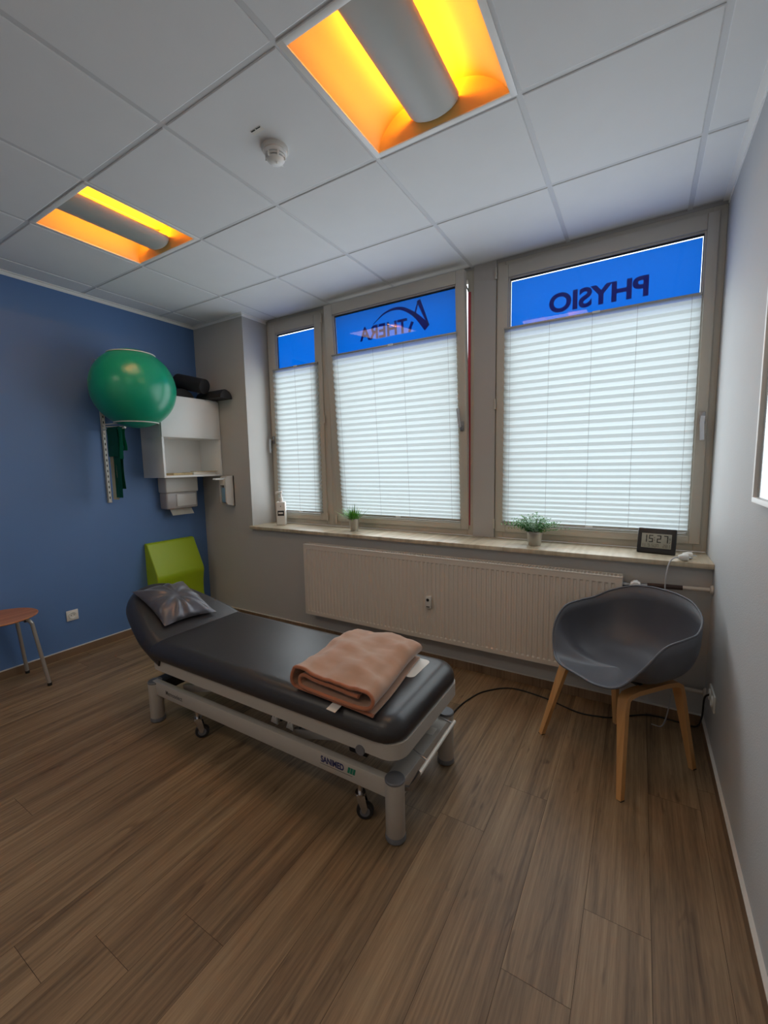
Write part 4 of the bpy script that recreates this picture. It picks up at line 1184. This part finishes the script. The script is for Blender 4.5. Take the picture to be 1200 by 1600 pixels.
# digital clock
def clock():
    p0 = Vector((3.792, 0.140, SILL)); p1 = Vector((3.977, 0.110, SILL))
    ang = math.atan2(p1.y-p0.y, p1.x-p0.x); c = (p0+p1)/2
    root = thing('digital_clock', c, 'black digital clock reading 15:27 on the sill near the right wall', 'clock', rot=(math.radians(-14), 0, ang))
    wv, h = 0.192, 0.150; z0 = 0.002
    m = MB(); m.box(-wv/2, wv/2, 0.0, 0.022, z0, h, 0.008, 4); body = obj('case', m, M_clock, root, local=True)
    m = MB(); m.box(-0.03, 0.03, 0.018, 0.062, 0.006, 0.012, 0.002, M=Matrix.Rotation(math.radians(14), 4, 'X')); obj('stand', m, M_clock, root, local=True)
    m = MB(); m.box(-0.074, 0.074, -0.0012, 0.002, 0.034, 0.118, 0.0005); sc = obj('screen', m, M_lcd, root, local=True)
    m = MB(); y0, y1 = -0.0018, -0.0011
    SEG = {'0': 'abcdef', '1': 'bc', '2': 'abged', '3': 'abgcd', '4': 'fgbc', '5': 'afgcd', '6': 'afgedc', '7': 'abc', '8': 'abcdefg', '9': 'abcdfg', 'S': 'afgcd', 'U': 'bcdef', 'N': 'abcef', '-': 'g'}
    def digit(chx, x, z, wd, ht, t_):
        hh = ht/2
        for sgm in SEG[chx]:
            q = {'a': (0, wd, ht-t_, ht), 'd': (0, wd, 0, t_), 'g': (0, wd, hh-t_/2, hh+t_/2), 'b': (wd-t_, wd, hh, ht), 'c': (wd-t_, wd, 0, hh), 'f': (0, t_, hh, ht), 'e': (0, t_, 0, hh)}[sgm]
            g = t_*0.12
            m.box(x+q[0]+g, x+q[1]-g, y0, y1, z+q[2]+g, z+q[3]-g)
    for chx, x in (('1', -0.068), ('5', -0.038), ('2', 0.002), ('7', 0.036)): digit(chx, x, 0.066, 0.022, 0.044, 0.0062)
    m.box(-0.011, -0.007, y0, y1, 0.078, 0.082); m.box(-0.011, -0.007, y0, y1, 0.092, 0.096)
    x = -0.072
    for chx in '11': digit(chx, x, 0.040, 0.008, 0.018, 0.0016); x += 0.010
    x = -0.040; digit('9', x, 0.040, 0.009, 0.018, 0.0016)
    x = -0.022
    for chx in 'SUN': digit(chx, x, 0.040, 0.009, 0.018, 0.0016); x += 0.0125
    x = 0.034
    for chx in '281': digit(chx, x, 0.040, 0.009, 0.018, 0.0016); x += 0.0125
    digit('2', 0.062, 0.066, 0.007, 0.012, 0.0014); digit('8', 0.062, 0.084, 0.007, 0.012, 0.0014)
    obj('digits', m, M_digit, sc, local=True)
clock()

# plugs and cables
def plug(c, rz, label, cord=None, tail=True):
    root = thing('power_plug', c, label, 'plug', rot=(0, 0, rz))
    m = MB(); Mx = Matrix.Translation((0, 0, 0.019)) @ Matrix.Rotation(PI/2, 4, 'Y')
    m.lathe([(0.010, -0.028), (0.013, -0.024), (0.0175, -0.006), (0.0185, 0.0), (0.0185, 0.016), (0.0165, 0.018), (0.0, 0.018)], M=Mx, seg=24); obj('body', m, M_socket, root, local=True)
    m = MB()
    for s in (-1, 1): m.cyl((0.017, s*0.0095, 0.019), (0.036, s*0.0095, 0.019), 0.0024, seg=10)
    obj('pin', m, M_chrome, root, local=True)
    if cord:
        m = MB(); m.tube(cord, 0.0034, 10); obj('cord', m, M_cablegrey, root)
    return root
cordp = bez([(3.985, -0.022, SILL+0.018), (3.965, -0.035, SILL+0.016), (3.945, -0.065, SILL-0.005), (3.932, -0.09, 0.84), (3.930, -0.105, 0.76), (3.945, -0.105, 0.60), (3.975, -0.100, 0.40), (3.985, -0.095, 0.24), (3.975, -0.10, 0.10), (3.95, -0.12, 0.006), (3.90, -0.13, 0.006)], 6)
plug((4.012, -0.010, SILL), 0.25, 'white plug with grey cord lying on the sill edge in front of the other plug', cordp)
plug((4.035, 0.060, SILL), 0.15, 'white plug lying behind the other plug beside the clock')
m = MB(); zc_ = 0.0048
cp = bez([(3.00, -1.02, 0.10), (2.96, -0.90, 0.03), (2.93, -0.78, zc_), (2.915, -0.53, zc_), (2.95, -0.35, zc_), (3.01, -0.225, zc_), (3.14, -0.12, zc_), (3.34, -0.135, zc_), (3.53, -0.20, zc_), (3.64, -0.19, zc_), (3.725, -0.155, zc_), (3.88, -0.04, zc_), (4.02, -0.035, zc_), (4.10, -0.07, 0.02), (4.115, -0.15, 0.12), (4.112, -0.22, 0.26), (4.128, -0.240, 0.296)], 7)
m.tube(cp, 0.0042, 8)
o = obj('power_cable', m, M_cable); tag(o, 'black cable lying on the floor between the bed and the right wall', 'cable')
